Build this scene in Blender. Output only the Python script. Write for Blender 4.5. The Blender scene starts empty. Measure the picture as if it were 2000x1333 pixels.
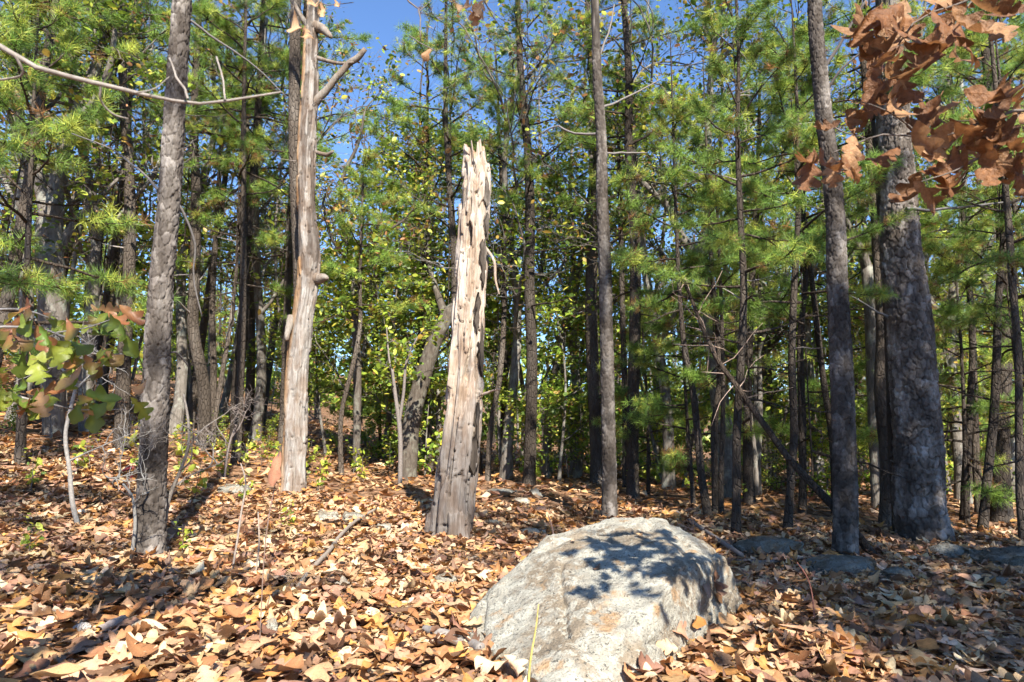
import bpy, bmesh, math
import numpy as np
from mathutils import Vector, Matrix

# ------------------------------------------------------------------ camera, sky, sun, exposure
sc = bpy.context.scene
COL = sc.collection
CAM = np.array([0.0, 0.0, 0.95]); PITCH = math.radians(7.6); F = 2000 * 24 / 36.0
cd = bpy.data.cameras.new('camera'); cd.lens = 24; cd.sensor_width = 36; cd.clip_start = 0.02; cd.clip_end = 2000
cd.dof.use_dof = True; cd.dof.focus_distance = 5.5; cd.dof.aperture_fstop = 7.0
cam = bpy.data.objects.new('camera', cd); COL.objects.link(cam)
cam.location = CAM; cam.rotation_euler = (math.pi / 2 + PITCH, 0, 0); sc.camera = cam

SUN_EL = math.radians(41); SUN_AZ = math.radians(17)          # sun behind the camera, a little to the right
TO_SUN = Vector((math.sin(SUN_AZ) * math.cos(SUN_EL), -math.cos(SUN_AZ) * math.cos(SUN_EL), math.sin(SUN_EL)))
w = bpy.data.worlds.new('World'); sc.world = w; w.use_nodes = True
nt = w.node_tree; bg = nt.nodes['Background']
sky = nt.nodes.new('ShaderNodeTexSky'); sky.sky_type = 'NISHITA'; sky.sun_disc = False
sky.sun_elevation = SUN_EL; sky.sun_rotation = math.atan2(TO_SUN.x, TO_SUN.y)
sky.air_density = 1.0; sky.dust_density = 0.15; sky.ozone_density = 7.0; sky.altitude = 1500
nt.links.new(sky.outputs[0], bg.inputs[0]); bg.inputs[1].default_value = 0.106
sd = bpy.data.lights.new('sun', 'SUN'); sd.energy = 5.0; sd.angle = math.radians(0.5); sd.color = (1.0, 0.93, 0.82)
sun = bpy.data.objects.new('sun', sd); COL.objects.link(sun)
sun.rotation_euler = (-TO_SUN).to_track_quat('-Z', 'Y').to_euler(); sun.location = (0, -20, 30)
vs = sc.view_settings; vs.view_transform = 'Standard'; vs.look = 'None'; vs.exposure = 1.55; vs.gamma = 1.0; vs.use_curve_mapping = False
sc.render.engine = 'CYCLES'
sc.cycles.max_bounces = 4; sc.cycles.diffuse_bounces = 2; sc.cycles.glossy_bounces = 1; sc.cycles.transmission_bounces = 2
sc.cycles.transparent_max_bounces = 4; sc.cycles.use_denoising = True
sc.cycles.use_adaptive_sampling = True; sc.cycles.adaptive_threshold = 0.03

rng = np.random.RandomState(11)
U = lambda a, b, n=None: rng.uniform(a, b, n)

# ------------------------------------------------------------------ noise and terrain
def _h(ix, iy, iz, s):
    n = (ix.astype(np.int64) * 374761393 + iy.astype(np.int64) * 668265263 + iz.astype(np.int64) * 2147483647 + s * 1274126177) & 0xffffffff
    n = ((n ^ (n >> 13)) * 1274126177) & 0xffffffff
    n = n ^ (n >> 16)
    return (n & 0xffffff) / float(0xffffff)
def noise3(p, s=0):
    i = np.floor(p).astype(np.int64); f = p - i; f = f * f * (3 - 2 * f)
    r = 0
    for dx in (0, 1):
        for dy in (0, 1):
            for dz in (0, 1):
                wgt = (f[..., 0] if dx else 1 - f[..., 0]) * (f[..., 1] if dy else 1 - f[..., 1]) * (f[..., 2] if dz else 1 - f[..., 2])
                r = r + wgt * _h(i[..., 0] + dx, i[..., 1] + dy, i[..., 2] + dz, s)
    return r * 2 - 1
def fbm(p, o=4, s=0):
    a, r, f = 1.0, 0, 1.0
    for k in range(o):
        r = r + a * noise3(p * f + k * 17.3, s + k); a *= 0.5; f *= 2.03
    return r
def H(x, y):
    x = np.asarray(x, float); y = np.asarray(y, float)
    xe = 26 * np.tanh(x / 26); ye = 30 * np.tanh(y / 30)
    z = -0.05 * xe + 0.02 * (ye - 3)
    z = z + 0.20 * np.log1p(np.exp(np.clip((-xe - 3.2) * 2, -30, 30))) / 2 * np.clip((y - 3) / 5, 0, 1)
    p = np.stack([x * 0.55, y * 0.55, 0 * x], -1)
    z = z + 0.05 * noise3(p, 3) + 0.022 * noise3(p * 4.1, 5)
    far = np.clip((np.hypot(x, y) - 40) / 60, 0, 1.5)
    return z + 3.2 * far * far
def ray(px, py):
    v = np.array([(px - 1000) / F, 1.0, (666.5 - py) / F])
    c, s = math.cos(PITCH), math.sin(PITCH)
    return np.array([v[0], v[1] * c - v[2] * s, v[1] * s + v[2] * c])
def at(px, py, Y):
    d = ray(px, py); return CAM + d * (Y / d[1])
def gnd(px, py):
    d = ray(px, py); t = 0.5; st = 0.05
    while t < 60:
        p = CAM + d * t
        if p[2] < H(p[0], p[1]): return p
        t += st; st *= 1.01
    return CAM + d * 60
def onH(x, y, dz=0.0): return np.array([x, y, float(H(x, y)) + dz])

# ------------------------------------------------------------------ mesh building
class Geo:
    def __init__(s): s.v = []; s.f = []; s.c = []; s.n = 0
    def add(s, v, f, c=(1, 1, 1)):
        v = np.asarray(v, np.float32).reshape(-1, 3); f = np.asarray(f, np.int64)
        c = np.asarray(c, np.float32)
        if c.ndim == 1: c = np.broadcast_to(c, (len(v), 3))
        s.v.append(v); s.c.append(c); s.f.append(f + s.n); s.n += len(v)
        return s
    def mesh(s, name, mat, smooth=True):
        me = bpy.data.meshes.new(name)
        v = np.concatenate(s.v); c = np.concatenate(s.c)
        me.vertices.add(len(v)); me.vertices.foreach_set('co', v.ravel())
        loops = np.concatenate([f.ravel() for f in s.f]); tot = np.concatenate([np.full(len(f), f.shape[1]) for f in s.f])
        st = np.concatenate([[0], np.cumsum(tot)[:-1]])
        me.loops.add(len(loops)); me.loops.foreach_set('vertex_index', loops.astype(np.int32))
        me.polygons.add(len(tot)); me.polygons.foreach_set('loop_start', st.astype(np.int32))
        me.polygons.foreach_set('use_smooth', np.full(len(tot), smooth))
        a = me.attributes.new('Col', 'FLOAT_COLOR', 'POINT')
        a.data.foreach_set('color', np.concatenate([c, np.ones((len(c), 1), np.float32)], 1).astype(np.float32).ravel())
        me.update(calc_edges=True); me.materials.append(mat)
        return me
    def build(s, name, mat, parent=None, smooth=True):
        return link(name, s.mesh(name, mat, smooth), parent)
def link(name, data, parent=None, loc=None):
    o = bpy.data.objects.new(name, data); COL.objects.link(o)
    if parent is not None: o.parent = parent
    if loc is not None: o.location = loc
    return o
def thing(name, label, cat, loc=(0, 0, 0), group=None):
    o = link(name, None); o.location = loc; o.empty_display_size = 0.2
    return tag(o, label, cat, group)
def tag(o, label=None, cat=None, group=None, kind=None):
    for k, v in (('label', label), ('category', cat), ('group', group), ('kind', kind)):
        if v: o[k] = v
    return o

def resample(P, R, n):
    """smooth curve through control points; n samples"""
    P = np.asarray(P, float); R = np.asarray(R, float)
    d = np.concatenate([[0], np.cumsum(np.linalg.norm(np.diff(P, axis=0), axis=1))])
    if len(P) == 2:
        t = np.linspace(0, d[-1], n)
        return np.stack([np.interp(t, d, P[:, k]) for k in range(3)], 1), np.interp(t, d, R)
    m = np.gradient(P, d, axis=0)
    t = np.linspace(0, d[-1], n); i = np.clip(np.searchsorted(d, t, 'right') - 1, 0, len(d) - 2)
    h = (d[i + 1] - d[i])[:, None]; u = ((t - d[i])[:, None]) / h
    Q = (2*u**3 - 3*u**2 + 1) * P[i] + (u**3 - 2*u**2 + u) * h * m[i] + (-2*u**3 + 3*u**2) * P[i+1] + (u**3 - u**2) * h * m[i+1]
    return Q, np.interp(t, d, R)
def frames(P):
    T = np.gradient(P, axis=0); T /= np.linalg.norm(T, axis=1)[:, None] + 1e-9
    N = np.zeros_like(T)
    a = np.array([1.0, 0, 0]) if abs(T[0, 0]) < 0.8 else np.array([0, 0, 1.0])
    for k in range(len(P)):
        a = a - T[k] * (a @ T[k]); a = a / (np.linalg.norm(a) + 1e-9); N[k] = a
    return T, N, np.cross(T, N)
def quads(m, n, wrap=True):
    i = np.arange(m - 1)[:, None] * n; j = np.arange(n if wrap else n - 1)[None, :]; k = (j + 1) % n
    return np.stack([i + j, i + k, i + n + k, i + n + j], -1).reshape(-1, 4)
def tube(g, P, R, n=5, c=(1, 1, 1), cap=True, wob=0.0):
    P = np.asarray(P, float); R = np.broadcast_to(np.asarray(R, float), (len(P),))
    T, N, B = frames(P)
    th = np.arange(n) * 2 * np.pi / n
    r = R[:, None] * (1 + (wob * rng.uniform(-1, 1, (len(P), n)) if wob else 0))
    V = P[:, None] + r[..., None] * (np.cos(th)[None, :, None] * N[:, None] + np.sin(th)[None, :, None] * B[:, None])
    g.add(V.reshape(-1, 3), quads(len(P), n), c)
    if cap:
        base = g.n - n; g.f.append(np.array([[base + k for k in range(n)]]))

# ------------------------------------------------------------------ materials
def mat(name, build, rough=0.8, spec=0.3):
    m = bpy.data.materials.new(name); m.use_nodes = True; n = m.node_tree; b = n.nodes['Principled BSDF']
    b.inputs['Roughness'].default_value = rough; b.inputs['Specular IOR Level'].default_value = spec
    class N:
        def new(s, t, **kw):
            x = n.nodes.new(t)
            for k, v in kw.items(): setattr(x, k, v)
            return x
        def link(s, a, bb): n.links.new(a, bb)
        def coord(s, scale, kind='Object'):
            tc = s.new('ShaderNodeTexCoord'); mp = s.new('ShaderNodeMapping'); mp.inputs['Scale'].default_value = scale
            s.link(tc.outputs[kind], mp.inputs[0]); return mp.outputs[0]
        def noise(s, vec, scale, detail=4, rough=0.55):
            x = s.new('ShaderNodeTexNoise'); x.inputs['Scale'].default_value = scale; x.inputs['Detail'].default_value = detail; x.inputs['Roughness'].default_value = rough
            s.link(vec, x.inputs['Vector']); return x.outputs['Fac']
        def ramp(s, fac, stops):
            x = s.new('ShaderNodeValToRGB'); e = x.color_ramp.elements
            while len(e) < len(stops): e.new(0.5)
            for k, (p, c) in enumerate(stops): e[k].position = p; e[k].color = (*c, 1) if len(c) == 3 else c
            s.link(fac, x.inputs[0]); return x.outputs[0]
        def mix(s, fac, a, bb, mode='MIX'):
            x = s.new('ShaderNodeMix', data_type='RGBA', blend_type=mode)
            for src, idx in ((fac, 0), (a, 6), (bb, 7)):
                if isinstance(src, (int, float)): x.inputs[idx].default_value = src
                elif isinstance(src, tuple): x.inputs[idx].default_value = (*src, 1)
                else: s.link(src, x.inputs[idx])
            return x.outputs[2]
        def attr(s, nm='Col'):
            x = s.new('ShaderNodeAttribute', attribute_name=nm); return x.outputs['Color']
        def voro(s, vec, scale, feature='F1', out='Distance', rand=1.0):
            x = s.new('ShaderNodeTexVoronoi', feature=feature); x.inputs['Scale'].default_value = scale; x.inputs['Randomness'].default_value = rand
            s.link(vec, x.inputs['Vector']); return x.outputs[out]
        def bump(s, hgt, strength, dist):
            x = s.new('ShaderNodeBump'); x.inputs['Strength'].default_value = strength; x.inputs['Distance'].default_value = dist
            s.link(hgt, x.inputs['Height']); s.link(x.outputs[0], b.inputs['Normal'])
        def base(s, c): s.link(c, b.inputs['Base Color'])
        def math(s, op, a, bb):
            x = s.new('ShaderNodeMath', operation=op)
            for i, q in enumerate((a, bb)):
                if isinstance(q, (int, float)): x.inputs[i].default_value = q
                else: s.link(q, x.inputs[i])
            return x.outputs[0]
        def translucent(s, c, f):
            t = s.new('ShaderNodeBsdfTranslucent'); s.link(c, t.inputs[0])
            mx = s.new('ShaderNodeMixShader'); mx.inputs[0].default_value = f
            s.link(b.outputs[0], mx.inputs[1]); s.link(t.outputs[0], mx.inputs[2]); s.link(mx.outputs[0], n.nodes['Material Output'].inputs[0])
    build(N()); return m

def m_bark_near(k):                     # plates are in the mesh; the material adds tone and grain
    v = k.coord((1, 1, 0.35)); t = k.noise(v, 6, 5); fine = k.noise(k.coord((1, 1, 0.5)), 70, 4, 0.7)
    c = k.ramp(t, [(0.34, (0.042, 0.035, 0.029)), (0.5, (0.082, 0.071, 0.061)), (0.66, (0.18, 0.165, 0.147))])
    c = k.mix(1.0, c, k.attr(), 'MULTIPLY')
    c = k.mix(0.55, c, k.ramp(fine, [(0.25, (0.45, 0.42, 0.4)), (0.7, (1.25, 1.25, 1.25))]), 'MULTIPLY')
    k.base(c); k.bump(fine, 0.5, 0.006)
def m_bark_far(k):                      # thin and distant trunks
    v = k.coord((1, 1, 0.4)); d = k.voro(v, 26, 'DISTANCE_TO_EDGE'); pl = k.voro(v, 26, 'F1', 'Color')
    fine = k.noise(k.coord((1, 1, 0.4)), 45, 4, 0.7)
    c = k.ramp(k.noise(v, 3, 4), [(0.3, (0.046, 0.036, 0.028)), (0.55, (0.088, 0.072, 0.058)), (0.75, (0.15, 0.132, 0.112))])
    c = k.mix(1.0, c, k.attr(), 'MULTIPLY')
    c = k.mix(0.5, c, k.ramp(fine, [(0.25, (0.5, 0.47, 0.45)), (0.7, (1.2, 1.2, 1.2))]), 'MULTIPLY')
    k.base(c); h = k.math('ADD', k.math('MINIMUM', d, 0.12), k.math('MULTIPLY', fine, 0.12)); k.bump(h, 1.0, 0.12)
def m_bark_oak(k):
    v = k.coord((1, 1, 0.22)); f = k.noise(v, 34, 5, 0.65); l = k.noise(k.coord((1, 1, 0.7)), 7, 5, 0.6)
    c = k.ramp(f, [(0.3, (0.085, 0.072, 0.06)), (0.6, (0.20, 0.178, 0.155))])
    c = k.mix(k.ramp(l, [(0.52, (0, 0, 0)), (0.62, (1, 1, 1))]), c, (0.27, 0.272, 0.235))
    k.base(k.mix(1.0, c, k.attr(), 'MULTIPLY')); k.bump(f, 0.9, 0.02)
def m_snag(k):
    v = k.coord((1, 1, 0.12)); f = k.noise(v, 55, 5, 0.7); big = k.noise(k.coord((1, 1, 0.5)), 9, 4)
    c = k.mix(k.ramp(big, [(0.42, (0, 0, 0)), (0.6, (1, 1, 1))]), k.attr(), k.mix(1.0, k.attr(), (0.72, 0.62, 0.55), 'MULTIPLY'))
    c = k.mix(0.8, c, k.ramp(f, [(0.25, (0.45, 0.40, 0.36)), (0.62, (1.12, 1.12, 1.12))]), 'MULTIPLY')
    k.base(c); k.bump(f, 0.8, 0.012)
def m_needle(k):
    c = k.attr(); k.base(c); k.translucent(c, 0.3)
def m_leaf_green(k):
    c = k.attr(); k.base(c); k.translucent(c, 0.38)
def m_litter(k):
    c = k.attr(); v = k.coord((1, 1, 1)); f = k.noise(v, 38, 4, 0.65); g = k.noise(v, 240, 2)
    c = k.mix(0.75, c, k.ramp(f, [(0.28, (0.55, 0.48, 0.43)), (0.52, (1.0, 1.0, 1.0)), (0.75, (1.18, 1.15, 1.1))]), 'MULTIPLY')
    c = k.mix(0.4, c, k.ramp(g, [(0.3, (0.62, 0.58, 0.52)), (0.6, (1.08, 1.08, 1.08))]), 'MULTIPLY')
    k.base(c); k.bump(f, 0.35, 0.006); k.translucent(c, 0.14)
def m_deadleaf(k):
    c = k.attr(); v = k.coord((1, 1, 1)); f = k.noise(v, 9, 4, 0.65)
    c = k.mix(0.8, c, k.ramp(f, [(0.3, (0.5, 0.45, 0.42)), (0.55, (1.0, 1.0, 1.0)), (0.75, (1.3, 1.22, 1.1))]), 'MULTIPLY'); k.base(c); k.bump(f, 0.5, 0.02); k.translucent(c, 0.35)
def m_ground(k):
    v = k.coord((1, 1, 1)); e = k.voro(v, 13, 'F1', 'Color'); s = k.new('ShaderNodeSeparateColor'); k.link(e, s.inputs[0])
    c = k.ramp(s.outputs[0], [(0.0, (0.075, 0.042, 0.025)), (0.35, (0.20, 0.11, 0.06)), (0.7, (0.32, 0.19, 0.11)), (1.0, (0.24, 0.16, 0.11))])
    f = k.noise(v, 30, 4); c = k.mix(0.7, c, k.ramp(f, [(0.3, (0.4, 0.36, 0.33)), (0.65, (1.1, 1.1, 1.1))]), 'MULTIPLY')
    k.base(c); k.bump(k.voro(v, 13), 0.8, 0.05)
def m_rock(k):
    v = k.coord((1, 1, 1)); a = k.noise(v, 3.2, 6, 0.62); b = k.noise(v, 17, 6, 0.68); sp = k.noise(v, 110, 3, 0.7)
    c = k.ramp(a, [(0.3, (0.17, 0.143, 0.108)), (0.44, (0.25, 0.205, 0.148)), (0.5, (0.29, 0.272, 0.225)), (0.62, (0.385, 0.372, 0.31)), (0.8, (0.27, 0.25, 0.205))])
    c = k.mix(k.ramp(b, [(0.53, (0, 0, 0)), (0.555, (1, 1, 1))]), c, k.mix(0.6, c, (0.43, 0.425, 0.365)))
    c = k.mix(k.ramp(k.noise(v, 6.3, 4), [(0.60, (0, 0, 0)), (0.68, (0.75, 0.75, 0.75))]), c, (0.34, 0.20, 0.09))
    c = k.mix(0.7, c, k.ramp(sp, [(0.3, (0.38, 0.37, 0.36)), (0.48, (0.95, 0.95, 0.95)), (0.7, (1.15, 1.15, 1.15))]), 'MULTIPLY')
    c = k.mix(k.ramp(k.noise(v, 46, 4, 0.75), [(0.59, (0, 0, 0)), (0.62, (0.85, 0.85, 0.85))]), c, (0.07, 0.066, 0.058))
    k.base(k.mix(1.0, c, k.attr(), 'MULTIPLY')); k.bump(k.math('ADD', b, k.math('MULTIPLY', sp, 0.6)), 1.0, 0.02)
def m_twig(k):
    v = k.coord((1, 1, 1)); f = k.noise(v, 60, 3, 0.6)
    k.base(k.mix(0.7, k.attr(), k.ramp(f, [(0.3, (0.55, 0.52, 0.5)), (0.65, (1.15, 1.15, 1.15))]), 'MULTIPLY')); k.bump(f, 0.5, 0.003)

M = dict(bark=mat('pine_bark_plates', m_bark_near, 0.9, 0.15), barkf=mat('pine_bark', m_bark_far, 0.9, 0.15), oak=mat('oak_bark', m_bark_oak, 0.9, 0.15),
         snag=mat('weathered_wood', m_snag, 0.85, 0.2), needle=mat('pine_needles', m_needle, 0.5, 0.35), green=mat('green_leaf', m_leaf_green, 0.45, 0.4),
         litter=mat('dead_leaf', m_litter, 0.6, 0.3), thin=mat('thin_dead_leaf', m_deadleaf, 0.5, 0.35), ground=mat('leaf_mould', m_ground, 0.95, 0.1), rock=mat('lichened_rock', m_rock, 0.9, 0.15), twig=mat('twig_bark', m_twig, 0.8, 0.2))

# ------------------------------------------------------------------ leaves
def leaf_template(kind, ns, na=3):
    """ns stations along the midrib, 3 points across; unit length along +y, normal +z"""
    t = np.linspace(0, 1, ns)
    if kind == 0:    # rounded-lobed white oak
        env = 0.37 * np.interp(t, [0, .08, .3, .6, .85, 1], [.08, .3, .7, 1.0, .75, .12]); w_ = env * (1 - .78 * (1 - np.abs(np.sin(np.pi * 3.4 * t + .35))) ** 1.5) + .008
    elif kind == 1:  # three-lobed, wide towards the tip
        w_ = .8 * np.interp(t, [0, .12, .3, .45, .56, .66, .76, .84, .92, 1], [.012, .07, .13, .15, .32, .39, .32, .20, .17, .05])
    elif kind == 2:  # plain ellipse
        w_ = 0.25 * np.sin(np.pi * np.clip(t * 0.97 + 0.02, 0, 1)) ** 0.8
    else:            # two pairs of broad lobes
        env = 0.37 * np.interp(t, [0, .1, .35, .6, .85, 1], [.06, .3, .75, 1.0, .7, .14]); w_ = env * (1 - .74 * (1 - np.abs(np.sin(np.pi * 2.5 * t + .2))) ** 1.4) + .008
    sh = 0.10 * w_ / 0.4
    u = np.linspace(-1, 1, na); V = np.stack([np.outer(w_, u * np.where(u > 0, .94, 1.0)), t[:, None] + np.outer(sh, np.abs(u)), np.zeros((ns, na))], -1).reshape(-1, 3); V[:, 1] -= 0.5
    V[:, 2] = 0
    return V, quads(ns, na, wrap=False)
def vein(ns, na): return np.tile(np.where(np.abs(np.linspace(-1, 1, na)) < .1, 1.18, np.where(np.abs(np.linspace(-1, 1, na)) > .9, .9, 1.0)), ns)[:, None]
def bend_leaf(V, cross, lon, twist, wave, ph):
    """V (n,3) -> (k,n,3), params arrays of k"""
    x = V[None, :, 0]; y = V[None, :, 1]
    c = lambda a: np.asarray(a)[:, None]
    z = c(cross) * x * x * 3 + c(lon) * y * y * 1.6 + c(twist) * x * y * 2 + c(wave) * np.sin(y * 9 + c(ph)) * x * 0.8 + 0.35 * c(wave) * np.sin(x * 11 + c(ph) * 2)
    k = len(cross)
    sx = 1 - 0.9 * np.abs(c(cross)) * np.abs(x)
    return np.stack([x * sx, np.broadcast_to(y, z.shape) * (1 - 0.25 * np.abs(c(lon))), z], -1)
def rots(k, tilt, yaw=None):
    """random rotation matrices: yaw about z then tilt by angle about random horizontal axis"""
    yaw = U(0, 2 * np.pi, k) if yaw is None else yaw; a = U(0, 2 * np.pi, k); t = tilt
    c, s = np.cos(yaw), np.sin(yaw); Z = np.zeros(k); O = np.ones(k)
    Rz = np.stack([c, -s, Z, s, c, Z, Z, Z, O], -1).reshape(k, 3, 3)
    ax = np.stack([np.cos(a), np.sin(a), Z], -1); ct, st = np.cos(t), np.sin(t)
    K = np.zeros((k, 3, 3)); K[:, 0, 2] = ax[:, 1]; K[:, 1, 2] = -ax[:, 0]; K[:, 2, 0] = -ax[:, 1]; K[:, 2, 1] = ax[:, 0]
    Rt = np.eye(3)[None] + st[:, None, None] * K + (1 - ct)[:, None, None] * (K @ K)
    return Rt @ Rz
DEAD = np.array([(.46, .275, .14), (.57, .40, .245), (.47, .235, .075), (.35, .17, .075), (.18, .10, .06), (.43, .24, .15), (.52, .33, .175), (.27, .165, .11), (.66, .50, .33)])
def dead_cols(k, wts=(3.2, 2.4, 3.0, 3.4, 2.4, 3.0, 2.8, 2.4, 1.3)):
    p = np.array(wts); i = rng.choice(len(DEAD), k, p=p / p.sum())
    return DEAD[i] * U(0.8, 1.15, k)[:, None] * (1 + U(-.06, .06, (k, 3)))
def scatter_leaves(g, pos, size, ns, tilt, cols, kinds=(0, 1, 2, 3), curl=1.0, na=3):
    k = len(pos); which = rng.choice(kinds, k)
    for kd in sorted(set(kinds)):
        m = np.where(which == kd)[0]
        if not len(m): continue
        V, Fq = leaf_template(kd, ns, na); n = len(V)
        W = bend_leaf(V, U(-.6, 1.2, len(m)) * curl, U(-.3, .5, len(m)) * curl, U(-.7, .7, len(m)) * curl, U(0, .22, len(m)) * curl, U(0, 6, len(m)))
        W[..., 0] *= U(.75, 1.15, len(m))[:, None]
        flip = np.where(U(0, 1, len(m)) < 0.35, -1.0, 1.0); W[..., 2] *= flip[:, None]
        R = rots(len(m), tilt[m])
        W = np.einsum('kij,knj->kni', R, W * size[m][:, None, None]) + pos[m][:, None, :]
        f = (np.arange(len(m))[:, None, None] * n + Fq[None]).reshape(-1, 4)
        g.add(W.reshape(-1, 3), f, np.repeat(cols[m], n, 0) * np.tile(vein(ns, na), (len(m), 1)))

def small_leaves(g, pos, size, cols, tilt=.7):
    """6-point folded leaves"""
    k = len(pos); size = size * U(.45, 1.4, k); V = np.array([(0, -.5, 0), (-.28, -.1, .06), (-.24, .28, .06), (0, .55, 0), (.24, .28, .06), (.28, -.1, .06)]); Fc = np.array([(0, 3, 2, 1), (0, 5, 4, 3)])
    W = np.einsum('kij,nj->kni', rots(k, U(0, tilt * 2, k)), V) * size[:, None, None] + pos[:, None]
    g.add(W.reshape(-1, 3), (np.arange(k)[:, None, None] * 6 + Fc[None]).reshape(-1, 4), np.repeat(cols, 6, 0))

# ------------------------------------------------------------------ ground
def make_ground():
    def axis(a, b, fine0, fine1, step, grow=1.12):
        v = list(np.arange(fine0, fine1, step)); s = step; x = fine1
        while x < b: v.append(x); s *= grow; x += s
        v.append(b); s = step; x = fine0 - step; lo = []
        while x > a: lo.append(x); s *= grow; x -= s
        return np.array([a] + lo[::-1] + v)
    xs = axis(-600, 600, -6, 6, 0.09); ys = axis(-120, 900, 1.0, 12, 0.09)
    X, Y = np.meshgrid(xs, ys); Z = H(X, Y)
    g = Geo(); g.add(np.stack([X, Y, Z], -1).reshape(-1, 3), quads(len(ys), len(xs), wrap=False)); o = g.build('ground', M['ground']); tag(o, kind='structure')
    # leaf litter that nobody could count
    g = Geo()
    def wedge(n, y0, y1, ky, kc, pw=1.0):
        y = np.sqrt(U(0, 1, n) * (y1 ** 2 - y0 ** 2) + y0 ** 2) if pw == 1 else y0 + (y1 - y0) * U(0, 1, n) ** pw
        x = U(-1, 1, n) * (y * ky + kc); return x, y
    n = 7600; x, y = wedge(n, 1.7, 4.4, .9, .4); x[:600] = rng.normal(1.22, .2, 600); y[:600] = rng.normal(3.0, .2, 600); z = H(x, y) + U(0.0, 0.055, n); z = z + .12 * np.exp(-((x - 1.22) ** 2 + (y - 3.05) ** 2) / .09) * U(.3, 1, n)
    scatter_leaves(g, np.stack([x, y, z], 1), U(.065, .175, n), 13, np.abs(rng.normal(0, .28, n)), dead_cols(n), kinds=(0, 3, 0, 1, 2, 3), curl=.9)
    n = 14500; x, y = wedge(n, 4.2, 8.0, .95, .6); z = H(x, y) + U(0.0, 0.055, n)
    scatter_leaves(g, np.stack([x, y, z], 1), U(.075, .17, n), 9, np.abs(rng.normal(0, .3, n)), dead_cols(n), kinds=(1, 3, 2, 3), curl=0.85)
    n = 26000; x, y = wedge(n, 7.8, 24, .95, 1.0); z = H(x, y) + U(0.0, 0.06, n)
    scatter_leaves(g, np.stack([x, y, z], 1), U(.11, .21, n), 4, np.abs(rng.normal(0, .33, n)), dead_cols(n, (3, 1, 4, 4, 2, 2, 2, 2, .4)) * .95, kinds=(1, 2), curl=0.8)
    # crumbs, fallen needles and bits of twig between the leaves
    n = 14000; x, y = wedge(n, 1.7, 7.5, .9, .4); z = H(x, y) + U(.02, .075, n); a = U(0, 6.28, n); l_ = U(.03, .10, n); d = np.stack([np.cos(a), np.sin(a), U(-.25, .25, n)], 1); w_ = np.stack([-np.sin(a), np.cos(a), 0 * a], 1) * U(.0007, .0022, n)[:, None]; p = np.stack([x, y, z], 1)
    g.add(np.stack([p - w_, p + w_, p + d * l_[:, None]], 1).reshape(-1, 3), np.arange(3 * n).reshape(-1, 3), np.repeat(dead_cols(n) * U(.5, 1.0, (n, 1)), 3, 0))
    n = 9000; x, y = wedge(n, 1.7, 6.5, .9, .4); z = H(x, y) + U(.02, .07, n); small_leaves(g, np.stack([x, y, z], 1), U(.015, .05, n), dead_cols(n) * .85, .4)
    l = g.build('leaf_litter', M['litter'], o); tag(l, kind='stuff')
    # the 300 leaves that show largest
    pool = []
    for q in range(30):
        gg = Geo(); scatter_leaves(gg, np.zeros((1, 3)), np.array([1.0]), 17, np.zeros(1), dead_cols(1), kinds=((0, 0, 3, 0, 2)[q % 5],), curl=U(.5, 1.1), na=5); pool.append(gg.mesh('leaf', M['litter']))
    for q in range(300):
        y = 2.15 + 2.4 * U(0, 1) ** 1.6; x = U(-1, 1) * (y * .80 + .15)
        b = link('leaf', pool[q % 30], o); s = U(.115, .19)
        R = Matrix(rots(1, np.array([abs(rng.normal(0.0, .26))]))[0].tolist()).to_4x4()
        b.matrix_basis = Matrix.Translation(onH(x, y, U(.045, .085)).tolist()) @ R @ Matrix.Scale(float(s), 4)
    return o
ground = make_ground()

# ------------------------------------------------------------------ rocks
def rock_mesh(pts, voxel, amp, seed, name='rock', freq=3.0, tone=1.0, strat=0.0):
    bm = bmesh.new()
    for p in pts: bm.verts.new(p)
    bmesh.ops.convex_hull(bm, input=bm.verts); 
    loose = [v for v in bm.verts if not v.link_faces]
    bmesh.ops.delete(bm, geom=loose, context='VERTS')
    me = bpy.data.meshes.new('hull'); bm.to_mesh(me); bm.free()
    o = link('hull', me); md = o.modifiers.new('r', 'REMESH'); md.mode = 'VOXEL'; md.voxel_size = voxel
    sm = o.modifiers.new('s', 'SMOOTH'); sm.factor = 0.4; sm.iterations = 1
    e = o.evaluated_get(bpy.context.evaluated_depsgraph_get()).to_mesh()
    n = len(e.vertices); V = np.zeros(n * 3, np.float32); e.vertices.foreach_get('co', V); V = V.reshape(-1, 3)
    Nn = np.zeros(n * 3, np.float32); e.vertices.foreach_get('normal', Nn); Nn = Nn.reshape(-1, 3)
    Fq = np.array([list(p.vertices) for p in e.polygons if len(p.vertices) == 4]); bpy.data.objects.remove(o)
    q = V.astype(float) * freq
    d = amp * (fbm(q, 3, seed) * 0.8 - 0.9 * np.abs(fbm(q * 1.7 + 5, 4, seed + 9)) + 0.22 * fbm(q * 7, 3, seed + 20) + .9 * np.floor(noise3(q * np.array([.8, .8, 1.6]) + 11, seed + 40) * 2.2) / 2.2)
    cr = np.abs(noise3(q * np.array([.55, .55, .9]) + 31, seed + 50)); d = d - amp * 1.6 * np.clip(1 - cr / .045, 0, 1)
    if strat: d = d - strat * np.clip(np.abs(np.sin(V[:, 2] * 34 + V[:, 0] * 9 + 3 * noise3(q * 1.2, seed + 4))) - 0.75, -1, 0) * 0.0 - strat * (np.abs(noise3(np.stack([q[:, 0] * .6, q[:, 1] * .6, q[:, 2] * 4 + q[:, 0] * .7], 1), seed + 33)) < 0.05)
    V = V + Nn * d[:, None]
    g = Geo(); g.add(V, Fq, (tone, tone, tone)); return g.mesh(name, M['rock'])
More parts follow.
